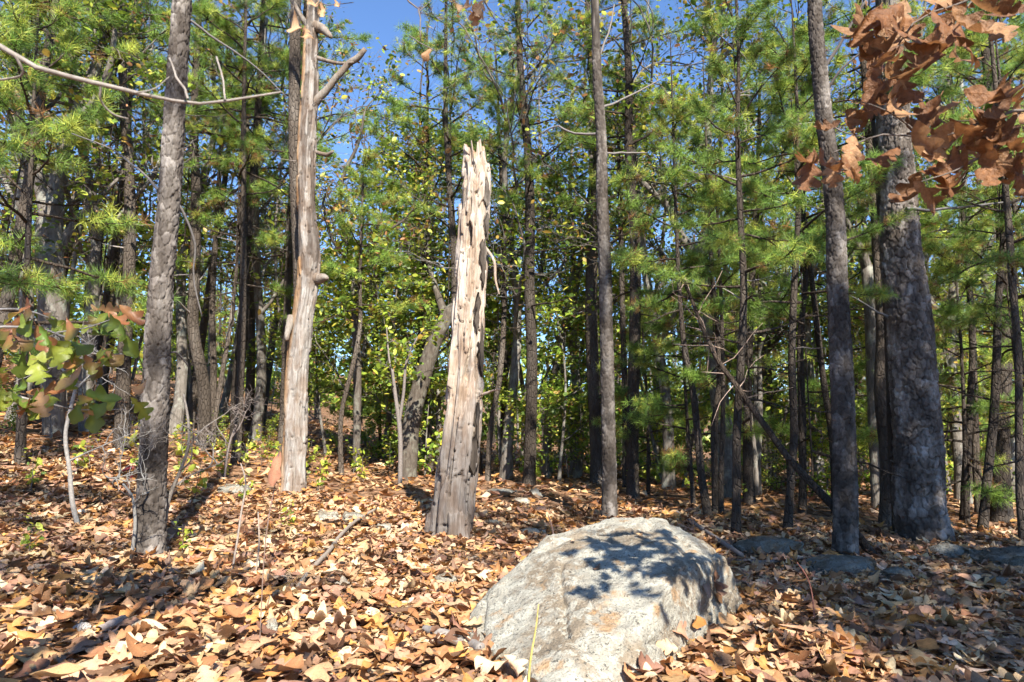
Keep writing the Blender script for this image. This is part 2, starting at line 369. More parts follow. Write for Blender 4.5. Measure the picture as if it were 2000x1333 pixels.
def boulder():
    top = [(1070, 1043, 3.75), (1190, 1013, 3.95), (1292, 1008, 3.95), (1352, 1042, 3.8), (1420, 1088, 3.6), (1326, 1110, 3.12), (1292, 1170, 2.9), (978, 1126, 3.5), (1140, 1200, 2.86)]
    P = [at(*t) for t in top]
    low = [(892, 1228, 3.25), (985, 1292, 2.78), (1080, 1345, 2.5), (1225, 1345, 2.6), (1335, 1250, 3.02), (1418, 1185, 3.58)]
    for t in low:
        p = at(*t); P.append(p); P.append(p - np.array([-0.03 * np.sign(p[0] - .4), -0.05, 0.3]))
    for x, y in ((-.15, 3.75), (.3, 4.2), (1.0, 4.15), (1.25, 3.8)): P.append(onH(x, y, 0.03)); P.append(onH(x, y, -0.3))
    me = rock_mesh(P, 0.0135, 0.012, 4, 'boulder', 4.2, 1.0, 0.006)
    o = link('boulder', me); tag(o, 'large pale lichen-covered boulder with leaf shadows across its top', 'boulder')
    from mathutils.bvhtree import BVHTree
    bvh = BVHTree.FromPolygons([v.co for v in me.vertices], [list(p.vertices) for p in me.polygons])
    pool = [c.data for c in ground.children if c.name.startswith('leaf') and 'litter' not in c.name][:30]
    for k, (px, py, sz) in enumerate([(1170, 1112, .05), (1392, 1140, .13), (1376, 1150, .12), (905, 1236, .14), (942, 1262, .14), (925, 1225, .12), (1010, 1300, .13), (1350, 1215, .15), (1330, 1235, .14), (1300, 1262, .13), (1260, 1300, .14), (965, 1290, .12), (1405, 1165, .13), (1250, 1050, .06), (1120, 1060, .05), (1230, 1325, .13)]):
        hit = bvh.ray_cast(Vector(CAM), Vector(ray(px, py)).normalized())
        if hit[0] is None: continue
        nrm = hit[1]; up = (nrm + Vector((U(-.25, .25), U(-.25, .25), .1))).normalized(); x = up.cross(Vector((U(-1, 1), U(-1, 1), -.5))).normalized(); y = up.cross(x)
        b = link('leaf', pool[(k * 7) % len(pool)], ground); b.matrix_basis = Matrix.Translation(hit[0] + nrm * .012) @ Matrix((x, y, up)).transposed().to_4x4() @ Matrix.Scale(sz, 4)
boulder()
def small_rock(name, label, c, sx, sy, sz, seed, tone=0.9, rot=0.0, lift=0.0, group=None):
    r = np.random.RandomState(seed); P = []
    for k in range(16):
        v = r.normal(0, 1, 3); v /= np.linalg.norm(v); v *= r.uniform(.8, 1.05)
        v = np.sign(v) * np.abs(v) ** 0.7
        P.append((v[0] * sx, v[1] * sy, v[2] * sz))
    ca, sa = math.cos(rot), math.sin(rot)
    P = [(a * ca - b * sa, a * sa + b * ca, d) for a, b, d in P]
    me = rock_mesh(P, max(min(sx, sy, sz) / 12, 0.012), min(sx, sy, sz) * 0.16, seed, 'rock', 0.9 / max(sx, sy, sz) * 1.6, tone)
    o = link(name, me, None, c); o.location.z += lift; return tag(o, label, 'rock', group)
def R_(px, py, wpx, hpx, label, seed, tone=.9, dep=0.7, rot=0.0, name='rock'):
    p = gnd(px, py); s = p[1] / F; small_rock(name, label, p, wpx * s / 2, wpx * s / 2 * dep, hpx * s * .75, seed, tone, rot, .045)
R_(452, 968, 84, 22, 'mossy flat rock among seedlings behind the left pine', 1, .75)
R_(640, 1022, 66, 26, 'small grey rock in the leaves between the two dead trunks', 2, .9)
R_(688, 1022, 48, 20, 'small brown rock touching the grey one between the dead trunks', 3, .8)
R_(980, 972, 80, 16, 'flat pale rock at the foot of the slim pine behind the snag', 4, .95)
R_(1042, 975, 40, 24, 'blocky grey rock beside the base of the slim pine', 5, .95)
R_(1018, 990, 34, 16, 'tiny pale rock in front of the flat rock', 6, 1.0)
R_(1035, 1052, 74, 20, 'low bluish rock just behind the boulder\'s left shoulder', 7, .8)
R_(966, 1030, 40, 16, 'little dark rock to the right of the broken snag', 8, .7)
R_(745, 1042, 40, 18, 'rounded tan rock near the broken snag', 9, .85)
R_(838, 1020, 44, 14, 'thin grey rock tucked behind the broken snag\'s base', 10, .85)
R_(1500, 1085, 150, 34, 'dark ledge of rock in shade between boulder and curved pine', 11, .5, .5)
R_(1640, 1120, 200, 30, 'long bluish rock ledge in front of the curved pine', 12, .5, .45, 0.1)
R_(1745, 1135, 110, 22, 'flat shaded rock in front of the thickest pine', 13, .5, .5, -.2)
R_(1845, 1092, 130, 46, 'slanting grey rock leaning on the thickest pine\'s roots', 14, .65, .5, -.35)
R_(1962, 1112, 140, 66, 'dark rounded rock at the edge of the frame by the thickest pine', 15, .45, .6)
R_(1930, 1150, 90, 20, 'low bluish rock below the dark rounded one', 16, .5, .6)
R_(530, 1250, 36, 34, 'small upright lichened stone in the foreground leaves', 17, 1.0)
R_(870, 1150, 56, 20, 'half-buried bluish rock at the boulder\'s left foot', 18, .8)

# ------------------------------------------------------------------ trunks with bark plates
def vor_bark(theta, s, NU, ph, seed):
    cu = theta / (2 * np.pi) * NU; cv = s / ph
    iu = np.floor(cu).astype(np.int64); iv = np.floor(cv).astype(np.int64)
    f1 = np.full(theta.shape, 9.0); f2 = np.full(theta.shape, 9.0); cid = np.zeros(theta.shape)
    for du in (-1, 0, 1):
        for dv in (-1, 0, 1):
            a = iu + du; b = iv + dv; aw = np.mod(a, NU); z = np.zeros_like(a)
            jx = _h(aw, b, z, seed); jy = _h(aw, b, z + 1, seed); id_ = _h(aw, b, z + 2, seed)
            d = (np.abs(a + .15 + .7 * jx + 0.5 * (b % 2) - 0.25 - cu) ** 3 + np.abs(b + .1 + .8 * jy - cv) ** 3) ** (1 / 3)
            sw = d < f1; f2 = np.where(sw, f1, np.minimum(f2, d)); cid = np.where(sw, id_, cid); f1 = np.where(sw, d, f1)
    return f1, f2, cid
def bark_trunk(g, P, R, na, dz, plate, ph, depth, seed, flare=0.25, flare_h=0.35, lump=0.05, tn=1.0):
    L = np.linalg.norm(np.diff(np.asarray(P), axis=0), axis=1).sum(); Lf = min(L, 5.3); s = np.concatenate([np.arange(0, Lf, dz), np.linspace(Lf, L, 40)]); m = len(s)
    Qa, ra = resample(P, R, 600); sa = np.linspace(0, L, 600); Q = np.stack([np.interp(s, sa, Qa[:, k]) for k in range(3)], 1); r = np.interp(s, sa, ra)
    Ta, Na_, Ba = frames(Qa); ix = np.clip(np.searchsorted(sa, s), 0, 599); T, N, B = Ta[ix], Na_[ix], Ba[ix]; th = np.arange(na) * 2 * np.pi / na
    S, TH = np.meshgrid(s, th, indexing='ij'); r0 = r[:, None]
    circ = np.stack([np.cos(TH) * 1.2, np.sin(TH) * 1.2, S * 1.3], -1)
    cc = np.stack([np.cos(TH) * r0 / plate, np.sin(TH) * r0 / plate, S / ph], -1); warp = .45 * noise3(cc * .6, seed) + .22 * noise3(cc * 2.4, seed + 2); warp2 = .45 * noise3(cc * .7 + 7, seed + 1) + .22 * noise3(cc * 2.6 + 3, seed + 7)
    NU = max(6, int(2 * np.pi * np.mean(R) / plate))
    f1, f2, cid = vor_bark(TH + warp * plate / np.mean(R), S + warp2 * ph, NU, ph, seed)
    e = np.clip((f2 - f1) / 0.13, 0, 1); e = e * e * (3 - 2 * e)
    fine = fbm(np.stack([np.cos(TH) * r0 * 60, np.sin(TH) * r0 * 60, S * 26], -1), 3, seed + 5)
    flk = np.floor(noise3(cc * np.array([1.1, 1.1, 2.6]), seed + 11) * 2.5 + .5 * fine) / 2.5; disp = depth * (e - 1) + depth * 0.35 * (cid - .5) + depth * .18 * fine + depth * .26 * flk
    fl = 1 + flare * np.exp(-S / flare_h) * (1 + .5 * np.sin(TH * 4 + seed) + .3 * np.sin(TH * 7 + 2 * seed))
    rad = r0 * fl * (1 + lump * noise3(circ * 1.1, seed + 3)) + disp
    V = Q[:, None] + rad[..., None] * (np.cos(TH)[..., None] * N[:, None] + np.sin(TH)[..., None] * B[:, None])
    tone = 0.70 + 0.75 * cid ** 2 + 0.14 * fine + .25 * np.clip(noise3(circ * 1.7 + 40, seed + 9), -.6, 1)
    tone = tone * tn; tint = np.stack([tone * (1.04 - .05 * cid), tone, tone * (.98 + .05 * cid)], -1)
    g.add(V.reshape(-1, 3), quads(m, na), tint.reshape(-1, 3))

# ------------------------------------------------------------------ pine crowns (shared)
def tuft_template(nn, seed):
    r = np.random.RandomState(seed); V = []; Fc = []
    for k in range(nn):
        ph = r.uniform(0, 2 * np.pi); el = math.acos(r.uniform(-0.25, 0.98)); L = r.uniform(.7, 1.0)
        d = np.array([math.sin(el) * math.cos(ph), math.sin(el) * math.sin(ph), math.cos(el)])
        side = np.cross(d, r.normal(0, 1, 3)); side /= np.linalg.norm(side) + 1e-9
        w_ = 0.016; b0 = d * .03 + np.array([0, 0, -r.uniform(0, .5)]); tip = b0 + d * L + np.array([0, 0, -.0]); i = len(V)
        V += [b0 - side * w_, b0 + side * w_, tip]; Fc.append((i, i + 1, i + 2))
    return np.array(V), np.array(Fc)
TUFT = [tuft_template(36, k) for k in range(5)]
def place_tufts(g, pos, dirs, size, cols):
    k = len(pos); which = rng.randint(0, len(TUFT), k); dirs = dirs / (np.linalg.norm(dirs, axis=1)[:, None] + 1e-9)
    a = np.where(np.abs(dirs[:, 2:3]) < .9, np.array([[0, 0, 1.0]]), np.array([[1.0, 0, 0]]))
    x = np.cross(a, dirs); x /= np.linalg.norm(x, axis=1)[:, None]; y = np.cross(dirs, x); Rm = np.stack([x, y, dirs], -1)
    for q, (V, Fc) in enumerate(TUFT):
        m = np.where(which == q)[0]
        if not len(m): continue
        W = np.einsum('kij,nj->kni', Rm[m], V) * size[m][:, None, None] + pos[m][:, None]
        W[..., 2] -= 0.10 * size[m][:, None] * ((W[..., 0] - pos[m][:, None, 0]) ** 2 + (W[..., 1] - pos[m][:, None, 1]) ** 2) / size[m][:, None] ** 2
        f = (np.arange(len(m))[:, None, None] * len(V) + Fc[None]).reshape(-1, 3)
        g.add(W.reshape(-1, 3), f, np.repeat(cols[m], len(V), 0))
def needle_cols(k, brown=.06, yellow=.22):
    base = np.array([(.115, .215, .042)]) * np.ones((k, 1)); u = U(0, 1, (k, 1))
    c = base * (1 - u) + np.array([(.24, .37, .06)]) * u
    yel = U(0, 1, k) < yellow; c[yel] = np.array((.45, .50, .085)) * U(.8, 1.15, (yel.sum(), 1))
    br = U(0, 1, k) < brown; c[br] = np.array((.32, .165, .06)) * U(.7, 1.15, (br.sum(), 1))
    return c * U(.7, 1.25, (k, 1))
def pine_crown(z0, z1, nb, Lb, Lt, twig_n, droop=0.0, dead=3, tsize=.145, brown=.05):
    """branches on a straight axis from z0 up to z1; returns limb Geo and needle Geo"""
    gl, gn = Geo(), Geo(); TP, TD = [], []
    for b in range(nb):
        f = (b + U(0, .9)) / nb; z = z0 + (z1 - z0) * f ** .95; az = b * 2.4 + U(-.5, .5)
        L = (Lb + (Lt - Lb) * f) * U(.65, 1.15) * (U(.35, .75) if b < dead else 1.0); el = math.radians(-8 + 55 * f + U(-12, 12)) - droop
        d = np.array([math.cos(az) * math.cos(el), math.sin(az) * math.cos(el), math.sin(el)])
        n = 6; P = [np.array([0, 0, z])]; dd = d.copy()
        for q in range(n):
            dd = dd + rng.normal(0, .13, 3) + np.array([0, 0, .05 if q > 2 else -.02]); dd /= np.linalg.norm(dd); P.append(P[-1] + dd * L / n)
        P = np.array(P); r0 = .007 + .011 * L; tube(gl, P, np.linspace(r0, .003, n + 1), 5, (.8, .76, .72), cap=False)
        if b < dead:
            for q in range(6):
                i = rng.randint(1, n); e = P[i] + rng.normal(0, .22, 3); tube(gl, np.array([P[i], (P[i] + e) / 2 + rng.normal(0, .03, 3), e]), [.004, .003, .0015], 3, (.9, .88, .85), cap=False)
            continue
        for q in range(int(twig_n * (0.6 + .5 * L))):
            t = (1 - .62 * U(0, 1) ** 1.3) * n; i = min(int(t), n - 1); o = P[i] + (P[i + 1] - P[i]) * (t - i); ax = (P[i + 1] - P[i]) / np.linalg.norm(P[i + 1] - P[i])
            side = np.cross(ax, [0, 0, 1.0]) * rng.choice([-1, 1]); v = ax * U(.4, 1.0) + side * U(.3, 1.0) + np.array([0, 0, U(-.15, .5)]); v /= np.linalg.norm(v)
            l = U(.12, .42) * (1.1 - .5 * t / n); e = o + v * l; mid = (o + e) / 2 + rng.normal(0, .015, 3)
            tube(gl, np.array([o, mid, e]), [.005, .004, .0025], 3, (.75, .66, .56), cap=False)
            TP.append(e); TD.append(v + np.array([0, 0, .25]))
            if l > .17: TP.append(mid); TD.append(v)
        TP.append(P[-1]); TD.append(dd + np.array([0, 0, .3])); TP.append(P[-1] - dd * .1); TD.append(dd)
    tube(gl, np.array([[0, 0, z0], [0, 0, (z0 + z1) / 2], [0, 0, z1 + .15]]), [.012, .010, .004], 5, (.8, .76, .72), cap=False)
    TP.append(np.array([0, 0, z1 + .15])); TD.append(np.array([0, 0, 1.0]))
    k = len(TP); place_tufts(gn, np.array(TP), np.array(TD), U(tsize * .8, tsize * 1.2, k), needle_cols(k, brown))
    return gl, gn
CROWN = {}
def add_crown(key, *a, **k):
    gl, gn = pine_crown(*a, **k); CROWN[key] = (gl.mesh('limbs', M['barkf']), gn.mesh('crown', M['needle']))
add_crown('young', .7, 4.2, 26, 1.35, .3, 14, dead=1)
add_crown('young2', .5, 3.4, 22, 1.2, .25, 14, dead=1, brown=.08)
add_crown('mid', 1.7, 7.2, 36, 1.9, .4, 15, dead=11)
add_crown('mid2', 2.0, 8.2, 38, 2.1, .45, 14, droop=.12, dead=13)
add_crown('open', 3.2, 10.5, 34, 2.4, .5, 14, dead=11, brown=.09)
add_crown('tip', 9.0, 10.4, 16, 1.7, .7, 16, dead=0)
add_crown('high', 8.0, 12.4, 26, 2.2, .5, 14, dead=2)
add_crown('tall', 0.0, 5.5, 28, 2.1, .5, 13, dead=3)
def pine_trunk_mesh(h, r, bend, seed):
    rr = np.random.RandomState(seed); z = np.linspace(-.15, h, 26); x = bend * np.sin(z / h * 2.6 + seed) * (1 - (z / h)) * 1.0; x -= x[-1]
    y = .6 * bend * np.cos(z / h * 3.1 + seed * 2) * (1 - z / h); y -= y[-1]
    R = r * (1 - .8 * (z / h)) + .35 * r * np.exp(-np.maximum(z, 0) / .2) + .003
    g = Geo(); tube(g, np.stack([x, y, z], 1), R, 12, (rr.uniform(.75, 1.05),) * 3, wob=.05); return g.mesh('trunk', M['barkf'])
PTR = {'young': [pine_trunk_mesh(4.3, .035, .06, 1)], 'young2': [pine_trunk_mesh(3.5, .03, .08, 2)], 'mid': [pine_trunk_mesh(7.3, .065, .12, 3), pine_trunk_mesh(7.3, .085, .2, 4)],
       'mid2': [pine_trunk_mesh(8.3, .075, .15, 5), pine_trunk_mesh(8.3, .06, .25, 6)], 'high': [pine_trunk_mesh(12.5, .06, .1, 9)], 'tip': [pine_trunk_mesh(10.5, .05, .1, 10)], 'open': [pine_trunk_mesh(10.6, .10, .15, 7), pine_trunk_mesh(10.6, .08, .3, 8)]}
def pine(kind, x, y, scale, label, group, rz=None):
    t = thing('pine_tree', label, 'tree', onH(x, y), group); t.rotation_euler = (U(-.06, .06), U(-.06, .06), U(0, 6.28) if rz is None else rz); t.scale = (scale,) * 3
    link('trunk', PTR[kind][rng.randint(len(PTR[kind]))], t); c = link('crown', CROWN[kind][1], t); tag(link('limbs', CROWN[kind][0], c), kind='stuff')
    return t

# ------------------------------------------------------------------ traced trees
def path(px, Y, extra=None):
    """(px, py, width px) points -> 3-D points and radii at depth Y (Y may be a pair: base and top depth)"""
    n = len(px); Ys = np.linspace(Y[0], Y[1], n) if isinstance(Y, tuple) else np.full(n, Y)
    P = np.array([at(a, b, yy) for (a, b, _), yy in zip(px, Ys)]); R = np.array([w_ / 2 * yy / F for (_, _, w_), yy in zip(px, Ys)])
    return P, R
def extend(P, R, top):
    """carry a trunk on, turning upright, to height top"""
    d = P[-1] - P[-2]; d = d / np.linalg.norm(d); z0 = P[-1][2]; h = top - z0
    if h < .3: return P, R
    ex = [P[-1] + np.array([d[0] * s_ * h * .35 / (1 + s_), d[1] * s_ * h * .2, s_ * h]) for s_ in (.3, .65, 1.0)]
    for k in (1, 2): ex[k][:2] = ex[0][:2]
    return np.vstack([P, ex]), np.concatenate([R, R[-1] * np.array([.85, .6, .18])])
def traced_pine(px, label, top, crown=None, cz=None, cscale=1.0, near=None, Y=None, name='pine_tree', group=None, tone=1.0, stubs=0):
    base = gnd(px[0][0], px[0][1]) if Y is None else None; Yb = float(base[1]) if Y is None else Y
    px = [px[0]] + [(a + (rng.normal(0, .09 * w_ + 1.2) if near is None else rng.normal(0, .04 * w_)), b, w_) for a, b, w_ in px[1:]]
    P, R = path(px, Yb); P[0][2] = float(H(P[0][0], P[0][1])) - .06
    origin = np.array([P[0][0], P[0][1], float(H(P[0][0], P[0][1]))]); P = P - origin
    P, R = extend(P, R, top); t = thing(name, label, 'tree', origin.tolist(), group); g = Geo()
    if near: bark_trunk(g, P, R * .94, *near)
    else:
        n = max(24, int(len(P) * 8)); Q, r = resample(P, R, n); s = np.linalg.norm(Q - Q[0], axis=1); r = r * (1 + .3 * np.exp(-s / .15)); tube(g, Q, r, 14, (tone,) * 3, wob=.04)
    trunk = g.build('trunk', M['bark'] if near else M['barkf'], t)
    if crown:
        c = link('crown', CROWN[crown][1], t); tag(link('limbs', CROWN[crown][0], c), kind='stuff'); c.scale = (cscale,) * 3; c.rotation_euler.z = U(0, 6.28)
        k = np.argmin(np.abs(P[:, 2] - (cz + (top - cz) * .6))); c.location = (P[k][0], P[k][1], cz)
    for q in range(stubs):
        f = U(.25, .75); i = int(f * (len(P) - 1)); o = P[i] + (P[i + 1] - P[i]) * U(0, 1); az = U(0, 6.28); L = U(.25, .8); d = np.array([math.cos(az), math.sin(az), U(-.1, .5)])
        gg = Geo(); pts = [o]; 
        for q2 in range(4): d = d + rng.normal(0, .18, 3); pts.append(pts[-1] + d / np.linalg.norm(d) * L / 4)
        tube(gg, np.array(pts), np.linspace(R[i] * .16 + .003, .002, 5), 5, (.26, .235, .215)); gg.build('dead_limb', M['twig'], t)
    return t, P, R
def limb(t, origin, pts, Y, c=(.7, .66, .62), mat_='twig', name='limb', n=7):
    P, R = path(pts, Y); Q, r = resample(P, R, max(8, 3 * len(P))); c = tuple(np.array(c) * (.30 if mat_ == 'twig' else 1.0)); jt = rng.normal(0, 1, Q.shape); jt[1:-1] = (jt[:-2] + jt[1:-1] + jt[2:]) / 2; Q = Q + jt * (r * (.45 if mat_ == 'twig' else .12))[:, None] * (np.arange(len(Q)) > 1)[:, None]; r = r * (.8 if mat_ == 'twig' else 1.0); g = Geo(); tube(g, Q - np.asarray(origin), r, n, c, wob=.05); return g.build(name, M[mat_], t)

t, P, R = traced_pine([(298, 1098, 56), (296, 1000, 57), (299, 880, 55), (307, 700, 52), (315, 560, 50), (329, 400, 46), (342, 200, 43), (355, 0, 40)], 'straight grey-barked pine standing nearest at the left, clean trunk', 12, 'tall', 8.6, .6,
                      near=(104, .0074, .034, .075, .014, 21, .07, .1, .05, 1.15))
for pts in ([(309, 372, 8), (285, 345, 6), (255, 320, 5), (215, 290, 4), (140, 262, 3)], [(345, 395, 8), (368, 430, 6), (380, 470, 6), (378, 540, 4), (395, 620, 3)], [(372, 40, 7), (420, 75, 6), (480, 115, 4), (560, 190, 3)], [(318, 690, 6), (345, 690, 5), (370, 720, 3)]):
    limb(t, t.location, pts, (float(t.location.y), float(t.location.y) + .25), (.45, .42, .4))
t, P, R = traced_pine([(1810, 1058, 102), (1805, 1000, 98), (1797, 900, 92), (1787, 780, 89), (1776, 640, 87), (1762, 500, 80), (1752, 380, 72), (1746, 250, 66), (1742, 120, 62), (1738, 0, 58)], 'thickest pine with deeply plated grey bark at the right', 14, 'tall', 10.0, .7,
                      near=(190, .009, .05, .10, .026, 31, .10, .10, .05, 1.5))
for pts in ([(1770, 408, 9), (1850, 408, 7), (1935, 400, 6), (1975, 392, 4)], [(1735, 620, 7), (1700, 600, 5), (1655, 575, 3)], [(1800, 960, 6), (1770, 915, 4), (1740, 900, 3)]):
    limb(t, t.location, pts, (float(t.location.y) - .2, float(t.location.y) + .1), (.4, .38, .36))
t, P, R = traced_pine([(1650, 1092, 48), (1652, 1000, 48), (1648, 850, 46), (1641, 700, 45), (1636, 550, 42), (1634, 430, 40), (1622, 330, 37), (1612, 240, 36), (1601, 140, 34), (1594, 60, 32), (1590, 0, 30)], 'dark curved pine left of the thickest pine', 11, 'tall', 8.0, .55,
                      near=(100, .0082, .04, .065, .013, 41, .08, .12, .05))
for pts in ([(1612, 130, 10), (1640, 85, 8), (1665, 45, 7), (1690, 0, 6)], [(1614, 180, 8), (1640, 140, 6), (1690, 95, 4)], [(1610, 230, 5), (1640, 255, 4), (1690, 270, 2)]):
    limb(t, t.location, pts, (float(t.location.y), float(t.location.y) - .2), (.42, .37, .35))
t, P, R = traced_pine([(1189, 1018, 31), (1191, 930, 30), (1189, 800, 29), (1184, 660, 29), (1180, 520, 28), (1176, 400, 26), (1174, 270, 23), (1168, 150, 21), (1162, 0, 18)], 'slim straight pine right behind the boulder', 10.5, 'tall', 7.0, .6, near=(64, .011, .04, .06, .010, 51, .2, .2, .04))
for pts in ([(1172, 212, 8), (1200, 200, 6), (1245, 180, 5), (1290, 155, 3)], [(1172, 300, 7), (1235, 298, 5), (1262, 300, 4)], [(1163, 130, 6), (1190, 60, 5), (1200, 10, 3)], [(1170, 262, 8), (1120, 262, 6), (1085, 248, 5), (1050, 265, 3)]):
    limb(t, t.location, pts, (float(t.location.y), float(t.location.y) + .3), (.55, .5, .47))
traced_pine([(1033, 952, 24), (1034, 850, 23), (1041, 700, 22), (1040, 560, 21), (1036, 420, 20), (1030, 300, 17), (1020, 150, 14), (1012, 0, 11)], 'dark slim pine rising behind the flat rock, right of the snag', 9.5, 'open', -.4, .88, stubs=3, tone=.7)
traced_pine([(1236, 972, 24), (1240, 850, 24), (1241, 640, 23), (1238, 450, 21), (1232, 300, 18), (1228, 150, 15), (1220, 0, 12)], 'dark straight pine just right of the slim pine behind the boulder', 9.8, 'open', -.3, .9, stubs=3, tone=.75)
traced_pine([(1168, 925, 27), (1162, 800, 27), (1158, 700, 25), (1156, 540, 24), (1158, 400, 22), (1160, 250, 18), (1152, 80, 14)], 'scaly pinkish pine half hidden behind the slim pine', 11, 'open', .3, 1.0, Y=11.5, stubs=4, tone=1.1)
traced_pine([(1222, 950, 12), (1221, 800, 12), (1218, 600, 11), (1210, 400, 9)], 'thin pole-like pine touching the dark straight pine', 7, 'young', 3.2, .9, Y=11.0, tone=.8)
traced_pine([(1437, 1045, 17), (1440, 960, 16), (1445, 850, 16), (1448, 700, 15), (1449, 560, 14), (1446, 420, 12), (1442, 260, 10), (1440, 120, 7)], 'thin pine rising behind the boulder\'s right end', 6.4, 'mid', -.4, .8, stubs=6, tone=.75)
traced_pine([(1537, 1040, 17), (1540, 960, 15), (1545, 850, 15), (1548, 700, 14), (1552, 550, 13), (1557, 430, 11), (1556, 340, 10), (1552, 200, 7)], 'thin pine left of the dark curved pine, crossed by the leaning pole', 5.9, 'mid2', -1.0, .78, stubs=5, tone=.8)
traced_pine([(1567, 1010, 15), (1564, 920, 14), (1562, 800, 14), (1565, 660, 12), (1568, 550, 10)], 'short dark trunk behind the leaning pole', 6, 'young2', 2.4, .9, Y=8.6, tone=.7)
traced_pine([(1628, 960, 12), (1622, 860, 12), (1606, 740, 12), (1592, 600, 11), (1576, 470, 10), (1565, 380, 8)], 'slender trunk tilting left behind the curved pine', 6, 'young', 2.6, .9, Y=8.8, tone=.7)
traced_pine([(1385, 1012, 16), (1374, 930, 15), (1360, 850, 14), (1350, 760, 13), (1338, 680, 11), (1330, 600, 9)], 'crooked thin trunk leaning left behind the boulder', 5.6, 'young2', 1.8, .85, tone=.75)
traced_pine([(1398, 1005, 13), (1394, 920, 13), (1400, 830, 13), (1405, 740, 12), (1398, 640, 10), (1392, 540, 8)], 'thin crooked trunk in front of the oak\'s swollen base', 5.8, 'young', 1.6, .8, tone=.8)
traced_pine([(1408, 1010, 10), (1407, 930, 10), (1409, 800, 9), (1410, 700, 8)], 'thinnest straight stem beside the oak\'s swollen base', 4.6, 'young2', 1.2, .8, tone=.8)
traced_pine([(1729, 1010, 26), (1729, 900, 25), (1724, 780, 24), (1718, 660, 22), (1712, 500, 20), (1706, 350, 16)], 'sunlit pine trunk close behind the thickest pine\'s left side', 9, 'mid', 2.6, .9, Y=8.2, tone=1.2)
traced_pine([(1752, 1015, 16), (1748, 900, 15), (1740, 760, 14), (1735, 640, 12)], 'narrow trunk pressed against the thickest pine', 7, 'young', 3.6, .9, Y=7.6, tone=.9)
traced_pine([(1917, 1045, 17), (1928, 940, 16), (1938, 820, 16), (1948, 700, 15), (1952, 600, 13), (1956, 480, 12), (1962, 380, 10), (1960, 250, 7)], 'dark slim pine leaning right near the frame edge', 6.3, 'mid', -.9, .8, stubs=6, tone=.75)
traced_pine([(1880, 995, 16), (1884, 930, 15), (1892, 820, 13), (1900, 700, 11)], 'short dark leaning trunk right of the thickest pine', 6, 'young2', 2.2, .9, Y=8.8, tone=.7)
traced_pine([(1912, 990, 15), (1908, 900, 14), (1903, 800, 13), (1898, 650, 12)], 'pale thin trunk behind the dark leaning one at the right', 7.5, 'mid', 1.0, .85, Y=9.8, tone=1.25)
traced_pine([(1955, 1005, 36), (1957, 920, 31), (1960, 800, 27), (1962, 680, 25), (1968, 540, 22)], 'stout dark trunk in shade near the frame\'s right edge', 9.5, 'mid2', 1.4, .9, Y=9.2, tone=.8)
traced_pine([(2000, 1060, 16), (1994, 960, 15), (1990, 850, 14), (1985, 700, 13), (1980, 560, 14), (1968, 440, 13), (1962, 340, 11)], 'pale crooked stem cut by the frame\'s right edge', 6.6, 'mid2', -.7, .8, tone=1.15)
traced_pine([(238, 868, 27), (240, 760, 26), (246, 640, 24), (252, 480, 22), (248, 330, 20), (240, 180, 17), (236, 0, 14)], 'mid-size pine behind the left pine, forked limbs above', 9.5, 'mid2', .6, .95, Y=9.0, stubs=4, tone=1.1)
traced_pine([(400, 842, 25), (396, 750, 23), (386, 640, 22), (384, 540, 21), (386, 400, 19), (380, 250, 16)], 'dark reddish pine just right of the left pine', 9, 'mid', 1.6, .95, Y=10.5, stubs=5, tone=.95)
traced_pine([(416, 838, 13), (414, 720, 13), (416, 600, 12), (420, 480, 10)], 'grey pole beside the dark reddish pine', 7.5, 'young', 3.6, .9, Y=11.6, tone=1.15)
traced_pine([(462, 858, 26), (466, 740, 22), (474, 620, 20), (480, 500, 19), (492, 380, 16)], 'almost black trunk between left pine and pale dead tree', 9, 'mid2', 1.4, .9, Y=10.8, stubs=5, tone=.6)
traced_pine([(413, 842, 9), (432, 750, 9), (450, 640, 8), (462, 540, 7)], 'pale thin stem leaning right beside the black trunk', 5.6, 'young2', 2.2, .9, Y=10.6, tone=1.4)
traced_pine([(668, 878, 10), (672, 800, 9), (686, 720, 9), (700, 640, 8), (702, 560, 7)], 'thin grey curved sapling right of the pale dead tree', 5.5, 'young2', 1.9, .9, Y=10.6, tone=1.3)
traced_pine([(952, 908, 12), (962, 830, 11), (972, 740, 11), (982, 600, 10), (984, 480, 8)], 'thin pale trunk leaning right beside the broken snag', 7, 'young', 3.1, .9, Y=11.5, tone=1.2)
traced_pine([(885, 900, 14), (886, 700, 14), (888, 500, 13), (880, 380, 12), (872, 230, 10), (868, 60, 7)], 'slim pine rising right behind the broken snag', 9.5, 'open', -1.2, .92, Y=11.0, tone=.9)
traced_pine([(580, 880, 30), (585, 700, 29), (588, 540, 27), (582, 400, 26), (580, 250, 25), (577, 120, 23), (578, 0, 21)], 'scaly live pine close behind the pale dead tree', 12, 'tall', 7.6, .75, Y=8.6, tone=1.1)

